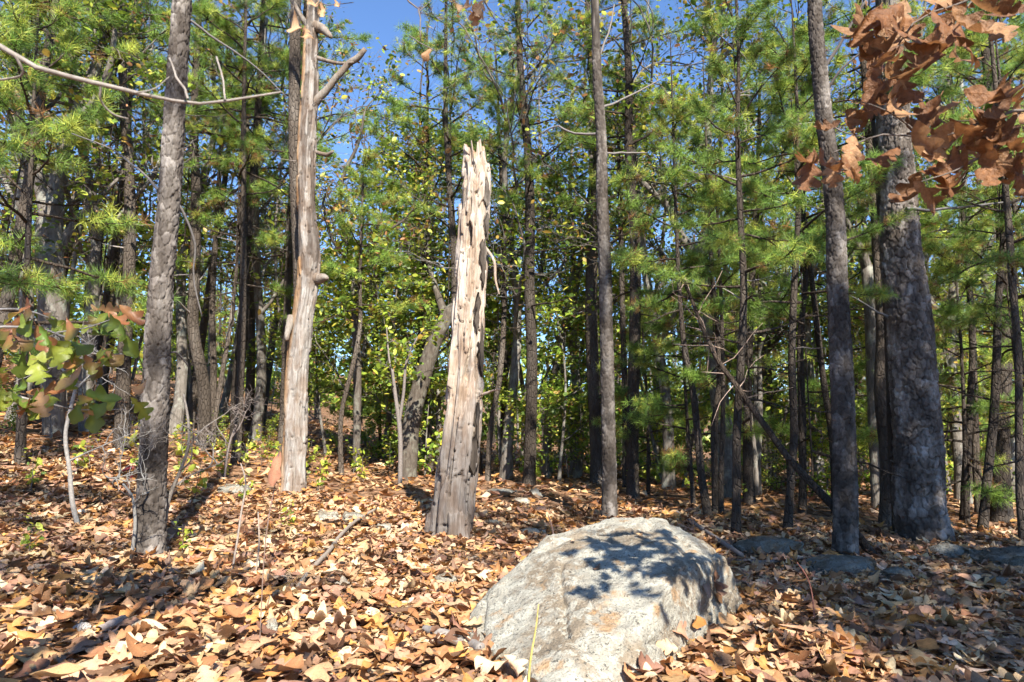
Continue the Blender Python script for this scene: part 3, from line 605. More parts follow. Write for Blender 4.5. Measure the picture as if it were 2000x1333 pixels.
# ------------------------------------------------------------------ dead standing trunks
def snag_geo(P, R, na, dz, seed, cols, jag=0.0, holes=(), ridge=.012, hollow=True, flare=.35):
    L = np.linalg.norm(np.diff(P, axis=0), axis=1).sum(); m = int(L / dz); Q, r = resample(P, R, m); f = np.linspace(0, 1, m); T, N, B = frames(Q)
    th = np.arange(na) * 2 * np.pi / na; FF, TH = np.meshgrid(f, th, indexing='ij'); S = FF * L; r0 = r[:, None]
    cyl = np.stack([np.cos(TH), np.sin(TH), S * .55], -1)
    rid = 1 - np.abs(fbm(np.stack([np.cos(TH) * 3.4, np.sin(TH) * 3.4, S * .8], -1), 4, seed)); fl = noise3(np.stack([np.cos(TH) * 6, np.sin(TH) * 6, S * 5], -1), seed + 4)
    flake = (noise3(np.stack([np.cos(TH) * 2.2, np.sin(TH) * 2.2, S * 2.2], -1), seed + 6) + .3 * fl > .05).astype(float)
    pits = np.clip(noise3(np.stack([np.cos(TH) * r0 * 38, np.sin(TH) * r0 * 38, S * 26], -1), seed + 12) - .62, 0, 1) * 2.6
    disp = ridge * 1.6 * (rid - 1) + flake * ridge * .9 + ridge * .5 * fl - pits * ridge * 2.6 - ridge * 2.2 * np.clip(1 - np.abs(noise3(np.stack([np.cos(TH) * 2.8, np.sin(TH) * 2.8, S * .35], -1), seed + 21)) / .06, 0, 1)
    dark = np.zeros_like(S)
    for (ht, ang, hw, hh, dep) in holes:
        dth = np.angle(np.exp(1j * (TH - ang))); e = (dth * r0 / hw) ** 2 + ((S - ht) / hh) ** 2; k = np.clip(1.25 - e, 0, 1) ** .5; disp = disp - dep * k; dark = np.maximum(dark, np.clip(1.1 - e, 0, 1))
    rad = np.maximum(r0 * (1 + .10 * noise3(cyl * 1.6, seed + 8) + flare * np.exp(-S / .25) * (.7 + .5 * np.sin(TH * 3 + seed))) + disp, .008)
    V = Q[:, None] + rad[..., None] * (np.cos(TH)[..., None] * N[:, None] + np.sin(TH)[..., None] * B[:, None])
    if jag:
        j = jag * (.5 + .5 * fbm(np.stack([np.cos(th) * 2.6, np.sin(th) * 2.6, 0 * th], -1), 4, seed + 2)); j = np.clip(j, 0, jag * 1.3)
        V[..., 2] -= (np.clip((FF - .8) / .2, 0, 1) ** 1.5) * j[None]
    g = Geo(); u = noise3(cyl * np.array([2.4, 2.4, 3.0]), seed + 15)[..., None] * .5 + .5; h = np.clip((S[..., None] / L), 0, 1)
    c = cols(u, h, flake[..., None], TH[..., None], S[..., None]); g.add(V.reshape(-1, 3), quads(m, na), c.reshape(-1, 3))
    if hollow:
        top = V[-1]; cen = Q[-1]; rings = [top]
        for k, (sc_, dz_) in enumerate(((.82, 0.0), (.7, -.08), (.55, -.25), (.2, -.45))):
            q = cen + (top - cen) * np.array([sc_, sc_, 1.0]); q[:, 2] += dz_; rings.append(q)
        rr = np.concatenate(rings[1:]); g.add(np.concatenate([top, rr]), quads(5, na), (.36, .26, .18))
    return g
def to3(px, Y=None):
    Yb = float(gnd(px[0][0], px[0][1])[1]) if Y is None else Y; P, R = path(px, Yb); o = np.array([P[0][0], P[0][1], float(H(P[0][0], P[0][1]))]); P = P - o; P[0][2] = -.08
    return P, R, o, Yb
# the broken snag in the middle
P, R, o, Yb = to3([(882, 1050, 76), (886, 980, 76), (894, 900, 72), (903, 800, 67), (912, 690, 62), (918, 580, 58), (924, 470, 56), (928, 390, 54), (931, 330, 48), (928, 276, 40)])
LS = np.linalg.norm(np.diff(P, axis=0), axis=1).sum()
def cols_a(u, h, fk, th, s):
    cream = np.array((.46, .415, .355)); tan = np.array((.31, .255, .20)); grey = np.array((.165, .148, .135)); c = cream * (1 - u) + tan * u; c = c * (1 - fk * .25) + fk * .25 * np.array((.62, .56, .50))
    k = np.clip((.34 - h + .10 * (u - .5)) / .10, 0, 1); return c * (1 - k) + grey * (.75 + .5 * u) * k  # lower trunk: weathered grey wood, with some of its shade painted into the colour
t = thing('broken_snag', 'tall broken pale snag with jagged top and a narrow hole', 'snag', o.tolist())
front = -math.pi / 2
Tn, Nn, Bn = frames(P); 
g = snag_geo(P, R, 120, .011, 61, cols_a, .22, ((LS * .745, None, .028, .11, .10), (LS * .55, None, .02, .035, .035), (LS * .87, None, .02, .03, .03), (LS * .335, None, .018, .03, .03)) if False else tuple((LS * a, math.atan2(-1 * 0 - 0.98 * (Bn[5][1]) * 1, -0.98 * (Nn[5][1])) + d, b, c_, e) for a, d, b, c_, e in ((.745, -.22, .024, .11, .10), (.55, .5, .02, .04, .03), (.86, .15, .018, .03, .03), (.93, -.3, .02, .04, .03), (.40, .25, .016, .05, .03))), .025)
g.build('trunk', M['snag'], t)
for k in range(7):   # slabs of bark still clinging on the right side and near the middle
    s = [(.62, .75), (.52, .55), (.70, .95), (.80, .8), (.30, .95), (.24, .8), (.45, .9)][k]; i = s[0] * (len(P) - 1); a = int(i); c = P[a] + (P[a + 1] - P[a]) * (i - a); rr = np.interp(i, np.arange(len(R)), R)
    ang = front + s[1] * 1.25; gg = Geo(); hh = U(.10, .22); ww = U(.3, .5); zz = np.linspace(-hh, hh, 9); tt = np.linspace(-ww, ww, 6); Z, Tt = np.meshgrid(zz, tt, indexing='ij')
    lim = (1 - .7 * np.abs(noise3(np.stack([Z * 22, np.sign(Tt) * 5, 0 * Z + k * 3.1], -1), k))) * np.sqrt(np.clip(1.05 - (Z / hh) ** 2, .05, 1)); Z = Z + .05 * noise3(np.stack([Z * 0, Tt * 9, 0 * Z + k], -1), 3); Tt = Tt * lim; rad = rr * 1.0 + .014 + .008 * noise3(np.stack([Z * 30, Tt * 9, 0 * Z + k], -1), 7)
    A = np.stack([c[0] + rad * np.cos(ang + Tt), c[1] + rad * np.sin(ang + Tt), c[2] + Z], -1).reshape(-1, 3); I = np.stack([c[0] + (rad - .02) * np.cos(ang + Tt), c[1] + (rad - .02) * np.sin(ang + Tt), c[2] + Z], -1).reshape(-1, 3)
    q = quads(9, 6, False); gg.add(A, q, (1.0, .95, .9)); gg.add(I, q[:, ::-1], (.8, .7, .6))
    e = [k_ for k_ in range(6)] + [6 * r_ + 5 for r_ in range(1, 9)] + [48 + k_ for k_ in range(4, -1, -1)] + [6 * r_ for r_ in range(7, 0, -1)]; n0 = 54
    gg.f.append(np.array([(e[x], e[(x + 1) % len(e)], e[(x + 1) % len(e)] + n0, e[x] + n0) for x in range(len(e))])); gg.build('bark_slab', M['bark'], t)
limb(t, o, [(945, 480, 7), (965, 510, 6), (968, 550, 5), (975, 575, 3)], (Yb, Yb - .25), (.35, .30, .25), 'snag', 'dead_limb')
limb(t, o, [(938, 772, 6), (955, 766, 5), (975, 760, 3)], (Yb, Yb - .1), (.6, .5, .42), 'snag', 'dead_limb')
# pale dead tree at the left with a broken arm
P, R, o, Yb = to3([(575, 898, 52), (576, 850, 50), (578, 780, 49), (583, 700, 48), (592, 620, 46), (601, 560, 46), (604, 500, 48), (600, 430, 42), (598, 340, 42), (602, 240, 40), (606, 150, 36), (609, 60, 32), (612, -40, 28), (616, -150, 22)], 8.0); R = R * .86
def cols_b(u, h, fk, th, s):
    grey = np.array((.30, .282, .258)); tan = np.array((.33, .215, .115)); br = np.array((.125, .108, .094)); k = np.clip((np.cos(th - 2.9) - .1) * 2.2 + (u - .5), 0, 1); c = grey * (1 - k) + tan * k
    up = np.clip((h - .30) / .1, .25, 1); fk = fk * np.clip(.35 + u, 0, 1) ** .7; c2 = c * fk + br * (.7 + .9 * u) * (1 - fk); return c * (1 - up) + c2 * up
t = thing('dead_tree', 'pale barkless dead tree left of the snag with a broken upward arm', 'tree', o.tolist())
snag_geo(P, R, 84, .014, 71, cols_b, .1, (), .013).build('trunk', M['snag'], t)
for nm, pts in (('broken_arm', [(612, 205, 20), (632, 182, 16), (655, 155, 14), (678, 128, 14), (700, 112, 14), (714, 96, 10)]), ('knot', [(612, 50, 24), (622, 56, 22), (632, 58, 18), (642, 68, 12), (648, 74, 6)]), ('dead_limb', [(608, 10, 14), (640, -30, 10), (690, -90, 7), (720, -160, 4)]), ('dead_limb', [(606, 60, 12), (570, 0, 9), (545, -70, 6)]), ('dead_limb', [(615, 112, 10), (640, 120, 8), (675, 124, 6), (690, 122, 4)]),
                ('dead_limb', [(618, 298, 8), (640, 302, 9), (650, 296, 5)]), ('knot', [(612, 548, 26), (624, 545, 22), (634, 542, 14), (640, 545, 6)]), ('dead_limb', [(570, 620, 18), (562, 640, 14), (560, 665, 8)])):
    limb(t, o, pts, (Yb, Yb - .15), (.23, .205, .175), 'snag', nm, 10)
for k in range(16):
    a = at(612, U(-20, 330), Yb); L = U(.15, .55); d = np.array([U(-.4, 1.0), U(-.6, .6), U(-.3, .5)]); pts = [a]
    for q in range(5): d = d + rng.normal(0, .25, 3); pts.append(pts[-1] + d / np.linalg.norm(d) * L / 5)
    gg = Geo(); tube(gg, np.array(pts) - o, np.linspace(.006, .0015, 6), 4, (.3, .26, .23)); gg.build('twig', M['twig'], t)

# ------------------------------------------------------------------ oaks and other broadleaf trees
GREEN = np.array([(.14, .23, .032), (.25, .35, .04), (.38, .43, .06), (.50, .46, .065), (.08, .13, .025), (.42, .28, .06), (.36, .18, .08)])
def leaf_cols(k, wts): p = np.array(wts, float); return GREEN[rng.choice(len(GREEN), k, p=p / p.sum())] * U(.8, 1.2, (k, 1))
def grow(g, P0, d, L, r, lvl, ends, wander=.22, up=.06, c=(.8, .8, .8)):
    n = 6 if lvl else 4; P = [np.array(P0, float)]; d = np.array(d, float)
    for q in range(n):
        d = d + rng.normal(0, wander, 3) + np.array([0, 0, up]); d /= np.linalg.norm(d); P.append(P[-1] + d * L / n)
    P = np.array(P); tube(g, P, np.linspace(r, r * .45 if lvl else .0015, n + 1), 6 if r > .02 else 4, c, cap=False)
    if lvl == 0: ends += [P[-1], P[-2], P[-3]]; return
    for q in range(2 + (lvl < 3) + (U(0, 1) < .5)):
        t = U(.35, 1.0) * n; i = min(int(t), n - 1); o = P[i] + (P[i + 1] - P[i]) * (t - i); v = d + rng.normal(0, .75, 3); v[2] += .15
        grow(g, o, v / np.linalg.norm(v), L * U(.5, .75), r * U(.35, .55), lvl - 1, ends, wander, up, c)
    grow(g, P[-1], d, L * .6, r * .45, lvl - 1, ends, wander, up, c)
BROAD = {}
def add_broad(key, h, r, lvl, wts, per, size, spread=.16, lean=.0, nlimb=7, start=.3):
    g = Geo(); gl = Geo(); ends = []; z = np.linspace(-.1, h, 14); x = lean * z + .12 * np.sin(z * 1.3 + len(key)); x -= x[0]; P = np.stack([x, .1 * np.sin(z * .9), z], 1)
    gt = Geo(); R = r * (1 - .72 * np.clip(z / h, 0, 1)) + .4 * r * np.exp(-np.maximum(z, 0) / .15); tube(gt, P, R, 10, (.85, .85, .85), wob=.05)
    for k in range(nlimb):
        f = start + (1 - start) * (k + U(0, .8)) / nlimb; i = min(int(f * 13), 12); az = k * 2.4 + U(-.5, .5); el = U(.15, .9)
        grow(g, P[i], (math.cos(az) * math.cos(el), math.sin(az) * math.cos(el), math.sin(el)), h * U(.16, .28), r * .42 * (1.2 - f * .7), lvl, ends)
    ends = np.array(ends); m = rng.randint(0, len(ends), len(ends) * per); pos = ends[m] + rng.normal(0, spread, (len(m), 3))
    if len(pos): small_leaves(gl, pos, U(size * .7, size * 1.3, len(pos)), leaf_cols(len(pos), wts))
    BROAD[key] = (gt.mesh('trunk', M['oak']), g.mesh('limbs', M['oak']), gl.mesh('crown', M['green']))
add_broad('oak', 6.5, .085, 3, (3, 4, 3, 2, 2, .6, .5), 3, .085, .14, .03)
add_broad('oak2', 8.0, .11, 3, (4, 3, 2, 1, 3, .8, .8), 3, .09, .16, -.04)
add_broad('yellow', 5.5, .06, 2, (2, 4, 5, 3, 1, .8, .3), 7, .085, .085, .02, 8)
add_broad('maple', 3.6, .035, 2, (3, 4, 3, 1, 2, .5, .2), 6, .085, .085, .05, 8, .2)
add_broad('bareoak', 8.0, .10, 3, (2, 2, 2, 1, 3, 1, 1.5), 1, .085, .12, .05, 8, .3)
add_broad('russet', 5.0, .06, 2, (1, 1, 1, 2, 1, 4, 5), 4, .095, .14, .02, 8)
add_broad('shrub', 1.3, .012, 1, (3, 4, 3, 2, 2, .5, .3), 8, .07, .075, .05, 9, .12)
add_broad('shrub2', 1.9, .016, 1, (4, 4, 2, 1, 3, .3, .4), 8, .07, .085, -.06, 11, .15)
add_broad('seedling', .45, .005, 0, (2, 4, 4, 2, 1, .8, .3), 3, .075, .035, .05, 5, .3)
def broad(kind, x, y, scale, name, label, cat, group):
    t = thing(name, label, cat, onH(x, y), group); t.rotation_euler = (U(-.1, .1), U(-.1, .1), U(0, 6.28)); t.scale = (scale,) * 3; tr, li, cr = BROAD[kind]
    link('trunk' if cat == 'tree' else 'stem', tr, t); c = link('crown' if cat == 'tree' else 'foliage', cr, t); tag(link('limbs', li, c), kind='stuff'); return t
def traced_oak(label, Y, trunk, limbs, leaf=None, tone=(.85, .85, .85), m='oak', twigs=2, name='oak_tree', lsize=.08, tl=1.0, wts=(3, 4, 3, 2, 2, .6, .5)):
    tw = (.6, .58, .55)
    if m == 'twig': tl = .28
    if m == 'twig': tone = tuple(np.array(tone) * .15); tw = tone
    P, R = path(trunk, Y); Yb = Y; o = np.array([P[0][0], P[0][1], float(H(P[0][0], P[0][1]))]); P = P - o; P[0][2] = min(P[0][2], -.05)
    t = thing(name, label, 'tree', o.tolist()); g = Geo(); Q, r = resample(P, R, 8 * len(P)); tube(g, Q, r, 16, tone, wob=.06); g.build('trunk', M[m], t); ends = []; gt = Geo()
    for L in limbs:
        Pl, Rl = path(L, (Yb, Yb + U(-.5, .5))); Pl = Pl - o; Q, r = resample(Pl, Rl, 6 * len(Pl)); g = Geo(); tube(g, Q, r, 9, tone, wob=.06); lb = g.build('limb', M[m], t)
        for k in range(twigs * len(L)):
            i = rng.randint(len(Q) // 3, len(Q)); v = rng.normal(0, 1, 3); v[2] += .5; v /= np.linalg.norm(v); grow(gt, Q[i], v, U(.4, .9) * tl, max(r[i] * .35, .006), 1, ends, .3, .04, tw)
        grow(gt, Q[-1], (Q[-1] - Q[-3]) / np.linalg.norm(Q[-1] - Q[-3]), .8 * tl, r[-1] * .9, 2, ends, .3, .05, tw)
    if gt.n: tag(gt.build('twigs', M['twig' if m == 'twig' else 'oak'], t), kind='stuff')
    if leaf and ends:
        e = np.array(ends); mI = rng.randint(0, len(e), len(e) * leaf); pos = e[mI] + rng.normal(0, .09, (len(mI), 3)); gl = Geo(); small_leaves(gl, pos, U(lsize * .7, lsize * 1.3, len(pos)), leaf_cols(len(pos), wts)); gl.build('crown', M['green'], t)
    return t
traced_oak('dark oak forking into two crooked limbs behind the boulder', 10.5, [(1424, 975, 44), (1420, 900, 40), (1405, 780, 34), (1390, 660, 32), (1375, 560, 32), (1362, 495, 34)],
           [[(1362, 500, 24), (1340, 475, 18), (1320, 440, 17), (1306, 405, 15), (1272, 372, 13), (1245, 345, 9), (1230, 300, 6)], [(1362, 498, 26), (1378, 465, 22), (1386, 420, 20), (1381, 340, 18), (1383, 270, 16), (1387, 180, 13), (1394, 90, 12), (1412, 20, 9), (1420, -40, 6)],
            [(1380, 300, 15), (1362, 265, 13), (1345, 238, 11), (1322, 212, 8), (1300, 180, 5)], [(1384, 440, 12), (1410, 410, 9), (1450, 385, 6)], [(1388, 150, 10), (1430, 90, 7), (1470, 30, 5)]], 3)
traced_oak('old lichened oak with forked limbs at the far left', 8.5, [(107, 895, 34), (104, 800, 40), (106, 700, 46), (102, 580, 52), (96, 480, 50), (100, 400, 44)],
           [[(98, 420, 38), (118, 330, 28), (140, 250, 24), (170, 170, 22), (198, 100, 20), (206, 50, 14), (200, -30, 9)], [(96, 430, 32), (70, 330, 22), (40, 240, 18), (36, 160, 20), (55, 70, 22), (85, 10, 20), (110, -40, 14)], [(108, 500, 22), (150, 430, 14), (190, 390, 10), (230, 350, 6)],
            [(140, 250, 18), (190, 190, 16), (212, 140, 14), (225, 60, 9)], [(90, 560, 16), (50, 520, 10), (10, 500, 7)]], 3, wts=(3, 3, 2, 1, 4, .6, .5))
traced_oak('leaning grey oak trunk half hidden behind the broken snag', 11, [(797, 885, 36), (805, 820, 34), (825, 740, 32), (850, 665, 30), (880, 605, 26)], [[(880, 608, 24), (925, 560, 18), (970, 525, 15), (1010, 495, 13), (1040, 470, 9), (1080, 420, 6)], [(870, 620, 18), (850, 560, 12), (835, 500, 9), (840, 430, 5)]], 4, (.55, .52, .48))
traced_oak('small dark oak with bare twigs against the sky, right of the dead tree', 11.5, [(698, 850, 14), (698, 740, 16), (695, 640, 16), (693, 560, 16)], [[(693, 565, 13), (680, 480, 10), (665, 420, 9), (672, 340, 8), (700, 280, 6), (712, 220, 4)], [(694, 560, 12), (715, 500, 8), (735, 470, 6), (790, 430, 4)], [(690, 520, 9), (650, 470, 6), (630, 400, 5)], [(672, 350, 7), (720, 320, 5), (740, 300, 3)]], 1, (.55, .52, .5), twigs=3, wts=(1, 1, 1, 1, 1, 2, 4))
traced_oak('broad dark oak trunk deep behind the leaning pole', 13, [(1500, 940, 30), (1494, 800, 30), (1488, 680, 32), (1484, 590, 34)], [[(1484, 600, 26), (1478, 500, 20), (1480, 420, 14), (1470, 320, 8)], [(1488, 690, 18), (1512, 670, 14), (1530, 640, 11), (1560, 600, 7)], [(1482, 560, 16), (1450, 500, 11), (1430, 440, 7)]], 4, (.6, .58, .55))
traced_oak('oak limb forking between the curved and the thickest pines', 10, [(1712, 950, 24), (1706, 760, 24), (1700, 600, 24), (1694, 520, 24)], [[(1694, 525, 20), (1682, 490, 18), (1660, 450, 15), (1648, 420, 10), (1630, 380, 6)], [(1690, 510, 12), (1695, 465, 10), (1685, 430, 7), (1690, 370, 4)], [(1696, 500, 14), (1720, 400, 10), (1745, 300, 8), (1790, 120, 9), (1800, 60, 8), (1810, -20, 5)]], 3)
traced_oak('thin pale crooked stem sprouting below the leaning oak', 9.6, [(783, 895, 9), (780, 830, 9), (772, 770, 7), (766, 720, 5)], [[(779, 830, 7), (788, 770, 6), (796, 700, 5), (815, 660, 3)], [(772, 770, 5), (760, 700, 4), (755, 640, 2)]], 2, (1.2, 1.05, .95), 'twig', 1, 'sapling')
traced_oak('pale standing dead stem among yellow leaves behind the snag', 13, [(837, 880, 12), (836, 700, 12), (838, 580, 12), (838, 560, 10)], [[(838, 590, 8), (850, 560, 6), (862, 545, 4)]], 0, (1.3, 1.25, 1.15), 'oak', 0, 'dead_tree')

# leaning pole
Pp, Rp = path([(1712, 1092, 17), (1640, 1003, 16), (1590, 950, 15), (1540, 895, 13), (1500, 840, 12), (1450, 770, 11), (1400, 700, 9), (1372, 640, 8), (1340, 560, 6), (1318, 520, 4)], (5.95, 6.9)); Pp[0][2] = float(H(Pp[0][0], Pp[0][1])) - .02
o = Pp[0].copy(); t = thing('leaning_pole', 'dead slanting pole propped across the thin pines behind the boulder', 'dead tree', o.tolist()); Q, r = resample(Pp - o, Rp, 60); g = Geo(); tube(g, Q, r, 12, (.75, .7, .66), wob=.05); g.build('trunk', M['barkf'], t)
for k in range(26):
    i = rng.randint(28, 60); v = rng.normal(0, 1, 3); v[2] += .2; pts = [Q[i]]; v /= np.linalg.norm(v); L = U(.2, .6)
    for q in range(4): v = v + rng.normal(0, .2, 3); pts.append(pts[-1] + v / np.linalg.norm(v) * L / 4)
    gg = Geo(); tube(gg, np.array(pts), np.linspace(.005, .0015, 5), 4, (.38, .28, .22)); gg.build('twig', M['twig'], t)

# ------------------------------------------------------------------ the woods behind
ZONES = [(-9999, 'out past the left frame edge'), (0, 'at the far left by the old oak'), (170, 'left of the nearest left pine'), (300, 'just right of the nearest left pine'), (430, 'between left pine and pale dead tree'), (570, 'behind the pale dead tree'), (650, 'in the gap right of the pale dead tree'), (790, 'left of the broken snag'), (880, 'behind the broken snag'),
         (960, 'just right of the broken snag'), (1060, 'left of the slim pine behind the boulder'), (1190, 'right of the slim pine behind the boulder'), (1290, 'left of the forked dark oak'), (1390, 'right of the forked dark oak'), (1480, 'behind the leaning pole'), (1560, 'left of the dark curved pine'), (1650, 'between curved pine and thickest pine'), (1760, 'behind the thickest pine'), (1850, 'right of the thickest pine'), (1940, 'near the right frame edge'), (2010, 'out past the right frame edge')]
def zone(px): return [z for a, z in ZONES if px >= a][-1]
def rank(Y): return 'nearer' if Y < 12 else 'set back' if Y < 16 else 'farther' if Y < 24 else 'farthest'
LOOK = {'young': 'short bushy pine', 'young2': 'small sapling pine', 'mid': 'mid-height green pine', 'mid2': 'drooping mid-height pine', 'open': 'tall open-crowned pine', 'russet': 'russet-leaved small tree', 'yellow': 'yellow-green leafy tree', 'maple': 'short pale-green leafy tree', 'oak': 'crooked young oak', 'oak2': 'taller dark-leaved oak', 'bareoak': 'crooked nearly bare oak'}
def zlab(k, px, Y): return '%s %s, %s' % (LOOK[k], zone(px), rank(Y))
def fill():
    # pines: (px, depth, kind, scale), staggered through the stand
    spots = [(-60, 7.5, 'mid', .95), (40, 7.0, 'young', 1.15), (170, 10.5, 'mid2', 1.0), (450, 9.8, 'mid2', 1.0), (520, 12, 'open', .95), (380, 13, 'open', 1.0), (80, 12, 'open', 1.0), (230, 14, 'open', 1.05), (-150, 10, 'mid2', 1.1),
             (485, 14, 'mid', 1.1), (20, 15, 'open', 1.1), (160, 17, 'mid2', 1.2), (340, 18, 'open', 1.1), (545, 17, 'open', 1.2), (700, 17, 'mid', .75), (740, 14, 'young', 1.0), (760, 19, 'mid2', .8), (820, 16, 'mid', .85),
             (850, 12.5, 'mid2', 1.05), (1000, 13, 'mid2', 1.05), (1470, 9.5, 'mid', .85), 
             (1640, 11, 'young', 1.1), (1830, 10.5, 'young', 1.05), (1900, 12.5, 'mid', .9), (1880, 8.6, 'young2', 1.0), (2040, 9, 'mid2', .9), (2090, 13, 'open', 1.0), (1980, 16, 'open', .95), (1340, 9.2, 'young2', .9), (1270, 10.2, 'young2', .8)]
    for px, Y, k, s in spots:
        p = at(px, 800, Y); pine(k, p[0], Y, s, zlab(k, px, Y), 'pines in the thicket')
    for q in range(20):
        Y = 17 + 22 * U(0, 1) ** .9; px = U(-350, 2350); k = ('mid', 'mid2', 'open', 'young', 'mid')[q % 5]
        if 610 < px < 830: k = ('young', 'mid')[q % 2]
        p = at(px, 800, Y); pine(k, p[0], Y, U(.85, 1.15) if not 610 < px < 830 else U(.6, .8), zlab(k, px, Y), 'pines deep in the wood')
    # broadleaf understorey
    for px, Y, k, s in [(180, 9.5, 'bareoak', .95), (340, 11.5, 'bareoak', 1.0), (990, 12, 'bareoak', 1.0), (1300, 11.5, 'bareoak', 1.0), (1465, 11.5, 'bareoak', .95), (1585, 12, 'bareoak', 1.0), (1865, 11, 'bareoak', 1.0), (1965, 12.5, 'bareoak', 1.1), (30, 9, 'bareoak', 1.0), (500, 13, 'bareoak', 1.0), (1120, 13, 'bareoak', 1.0), (700, 13, 'yellow', .95), (760, 15, 'yellow', 1.1), (800, 11.5, 'maple', 1.1), (860, 13, 'yellow', 1.0), (1020, 14, 'yellow', 1.0), (1500, 14.5, 'yellow', 1.0), (1800, 12, 'yellow', .8), (830, 14, 'oak', .95), (690, 15.5, 'russet', .9), (980, 12, 'maple', 1.0), (1070, 13, 'oak', 1.0), (1120, 15, 'yellow', .9), (1280, 15, 'oak', 1.1), (1330, 12, 'maple', .9), (1430, 15, 'yellow', 1.0), (1560, 16, 'oak2', .9), (1700, 12, 'russet', .75),
                        (1650, 17, 'oak', 1.0), (1850, 15, 'oak2', .9), (1930, 14, 'russet', .8), (300, 12, 'maple', 1.1), (60, 11, 'maple', 1.2), (430, 15, 'oak', 1.0), (560, 15, 'maple', 1.2), (180, 13, 'russet', .9), (-60, 13, 'oak', 1.1), (2080, 14, 'oak', 1.0), (1210, 17, 'oak2', .95), (1090, 12, 'maple', .9), (1290, 12.5, 'maple', 1.0), (1500, 12, 'maple', 1.0), (1620, 13, 'maple', 1.0), (1740, 12.5, 'maple', .9), (1840, 13.5, 'yellow', .8), (1960, 13, 'maple', 1.0), (1400, 14.5, 'maple', 1.1), (880, 17, 'oak2', .9), (640, 13.5, 'maple', .9)]:
        p = at(px, 800, Y); broad(k, p[0], Y, s, 'broadleaf_tree', zlab(k, px, Y), 'tree', 'broadleaf trees among the pines')
    for q in range(48):
        Y = 15 + 22 * U(0, 1); px = U(-300, 2300); k = ('oak', 'yellow', 'maple', 'oak2', 'maple', 'russet', 'maple')[q % 7]; s = U(.8, 1.2) * (.75 if 610 < px < 830 else 1)
        p = at(px, 800, Y); broad(k, p[0], Y, s, 'broadleaf_tree', zlab(k, px, Y), 'tree', 'broadleaf trees deep in the wood')
    for q in range(75):
        Y = 10.5 + 12 * U(0, 1); px = U(-150, 2150); px = px if px > 640 or q % 3 == 0 else px + 1200; Y = Y if px > 640 else Y + 4; p = at(px, 800, Y); broad(('shrub', 'shrub2')[q % 2], p[0], Y, U(.7, 1.25), 'shrub', 'leafy %s shrub %s, %s' % (('low', 'taller')[q % 2], zone(px), rank(Y)), 'shrub', 'shrubs in the undergrowth')
    # bare pole trunks
    meshes = []
    for q in range(6):
        h = U(6, 10); z = np.linspace(-.1, h, 20); g = Geo(); tube(g, np.stack([U(-.06, .06) * z + .1 * np.sin(z * U(.5, 1.1) + q), .1 * np.cos(z * .8), z], 1), np.linspace(U(.035, .07), .012, 20), 9, (U(.7, 1.3),) * 3, wob=.05); tw = Geo()
        for b in range(14):
            zz = U(1.2, h); e = []; grow(tw, (U(-.06, .06), 0, zz), (math.cos(b * 2.4), math.sin(b * 2.4), .2), U(.5, 1.1), .009, 1, e, .25)
        meshes.append((g.mesh('trunk', M['oak'] if q % 2 else M['barkf']), tw.mesh('twigs', M['oak'])))
    for q in range(50):
        Y = 10.5 + 20 * U(0, 1); px = U(-100, 2100); p = at(px, 800, Y); t = thing('bare_tree', 'thin bare trunk %s, %s' % (zone(px), rank(Y)), 'tree', onH(p[0], Y), 'thin bare trunks in the background'); t.rotation_euler = (U(-.1, .1), U(-.1, .1), U(0, 6.28))
        a, b = meshes[q % 6]; link('trunk', a, t); tag(link('twigs', b, t), kind='stuff')
fill()

# far-off wood that reads as one mass
def far_wood():
    g = Geo()
    k = 40000; az = U(-1.0, 1.0, k); d = U(36, 60, k); x = np.sin(az) * d; y = np.cos(az) * d
    top = 5.5 + 4.5 * (fbm(np.stack([az * 7, d * .05, 0 * az], -1), 3, 5) * .5 + .5); z = H(x, y) + top * U(0, 1, k) ** 1.3 - .3
    small_leaves(g, np.stack([x, y, z], 1), U(.3, .62, k), leaf_cols(k, (4, 4, 2, 1, 4, .4, .5)) * .85)
    o = g.build('far_wood', M['green']); tag(o, 'far-off mass of foliage closing the view behind the trees', 'woodland', kind='stuff')
far_wood()

# ------------------------------------------------------------------ trees behind the viewer (they throw the shade on the foreground)
def behind():
    for x, y, k, s in [(3.9, -2.2, 'mid2', .88), (4.7, -2.6, 'mid2', 1.0), (4.6, -3.4, 'mid', 1.1), (5.4, -3.4, 'mid2', 1.15), (4.6, -5.6, 'open', 1.05), (6.2, -2.0, 'open', 1.1), (4.9, -1.2, 'open', .8), (5.6, -.6, 'mid2', 1.1), (7.2, -3.2, 'open', 1.1), (-3.4, -7.5, 'open', .95), (2.75, -3.9, 'tip', 1.0), (-.4, -5.4, 'high', 1.0), (-2.8, -4.0, 'high', 1.0), (3.4, -1.4, 'high', .9)]:
        pine(k, x, y, s, 'pine behind the viewer, outside the picture', 'pines behind the viewer')
    for x, y, k, s in [(5.5, -3.6, 'oak2', 1.1), (5.7, -1.7, 'oak2', 1.1), (6.9, -3.2, 'oak2', 1.3), (6.3, -.3, 'oak2', 1.1)]:
        broad(k, x, y, s, 'broadleaf_tree', 'oak behind the viewer, outside the picture', 'tree', 'oaks behind the viewer')
behind()

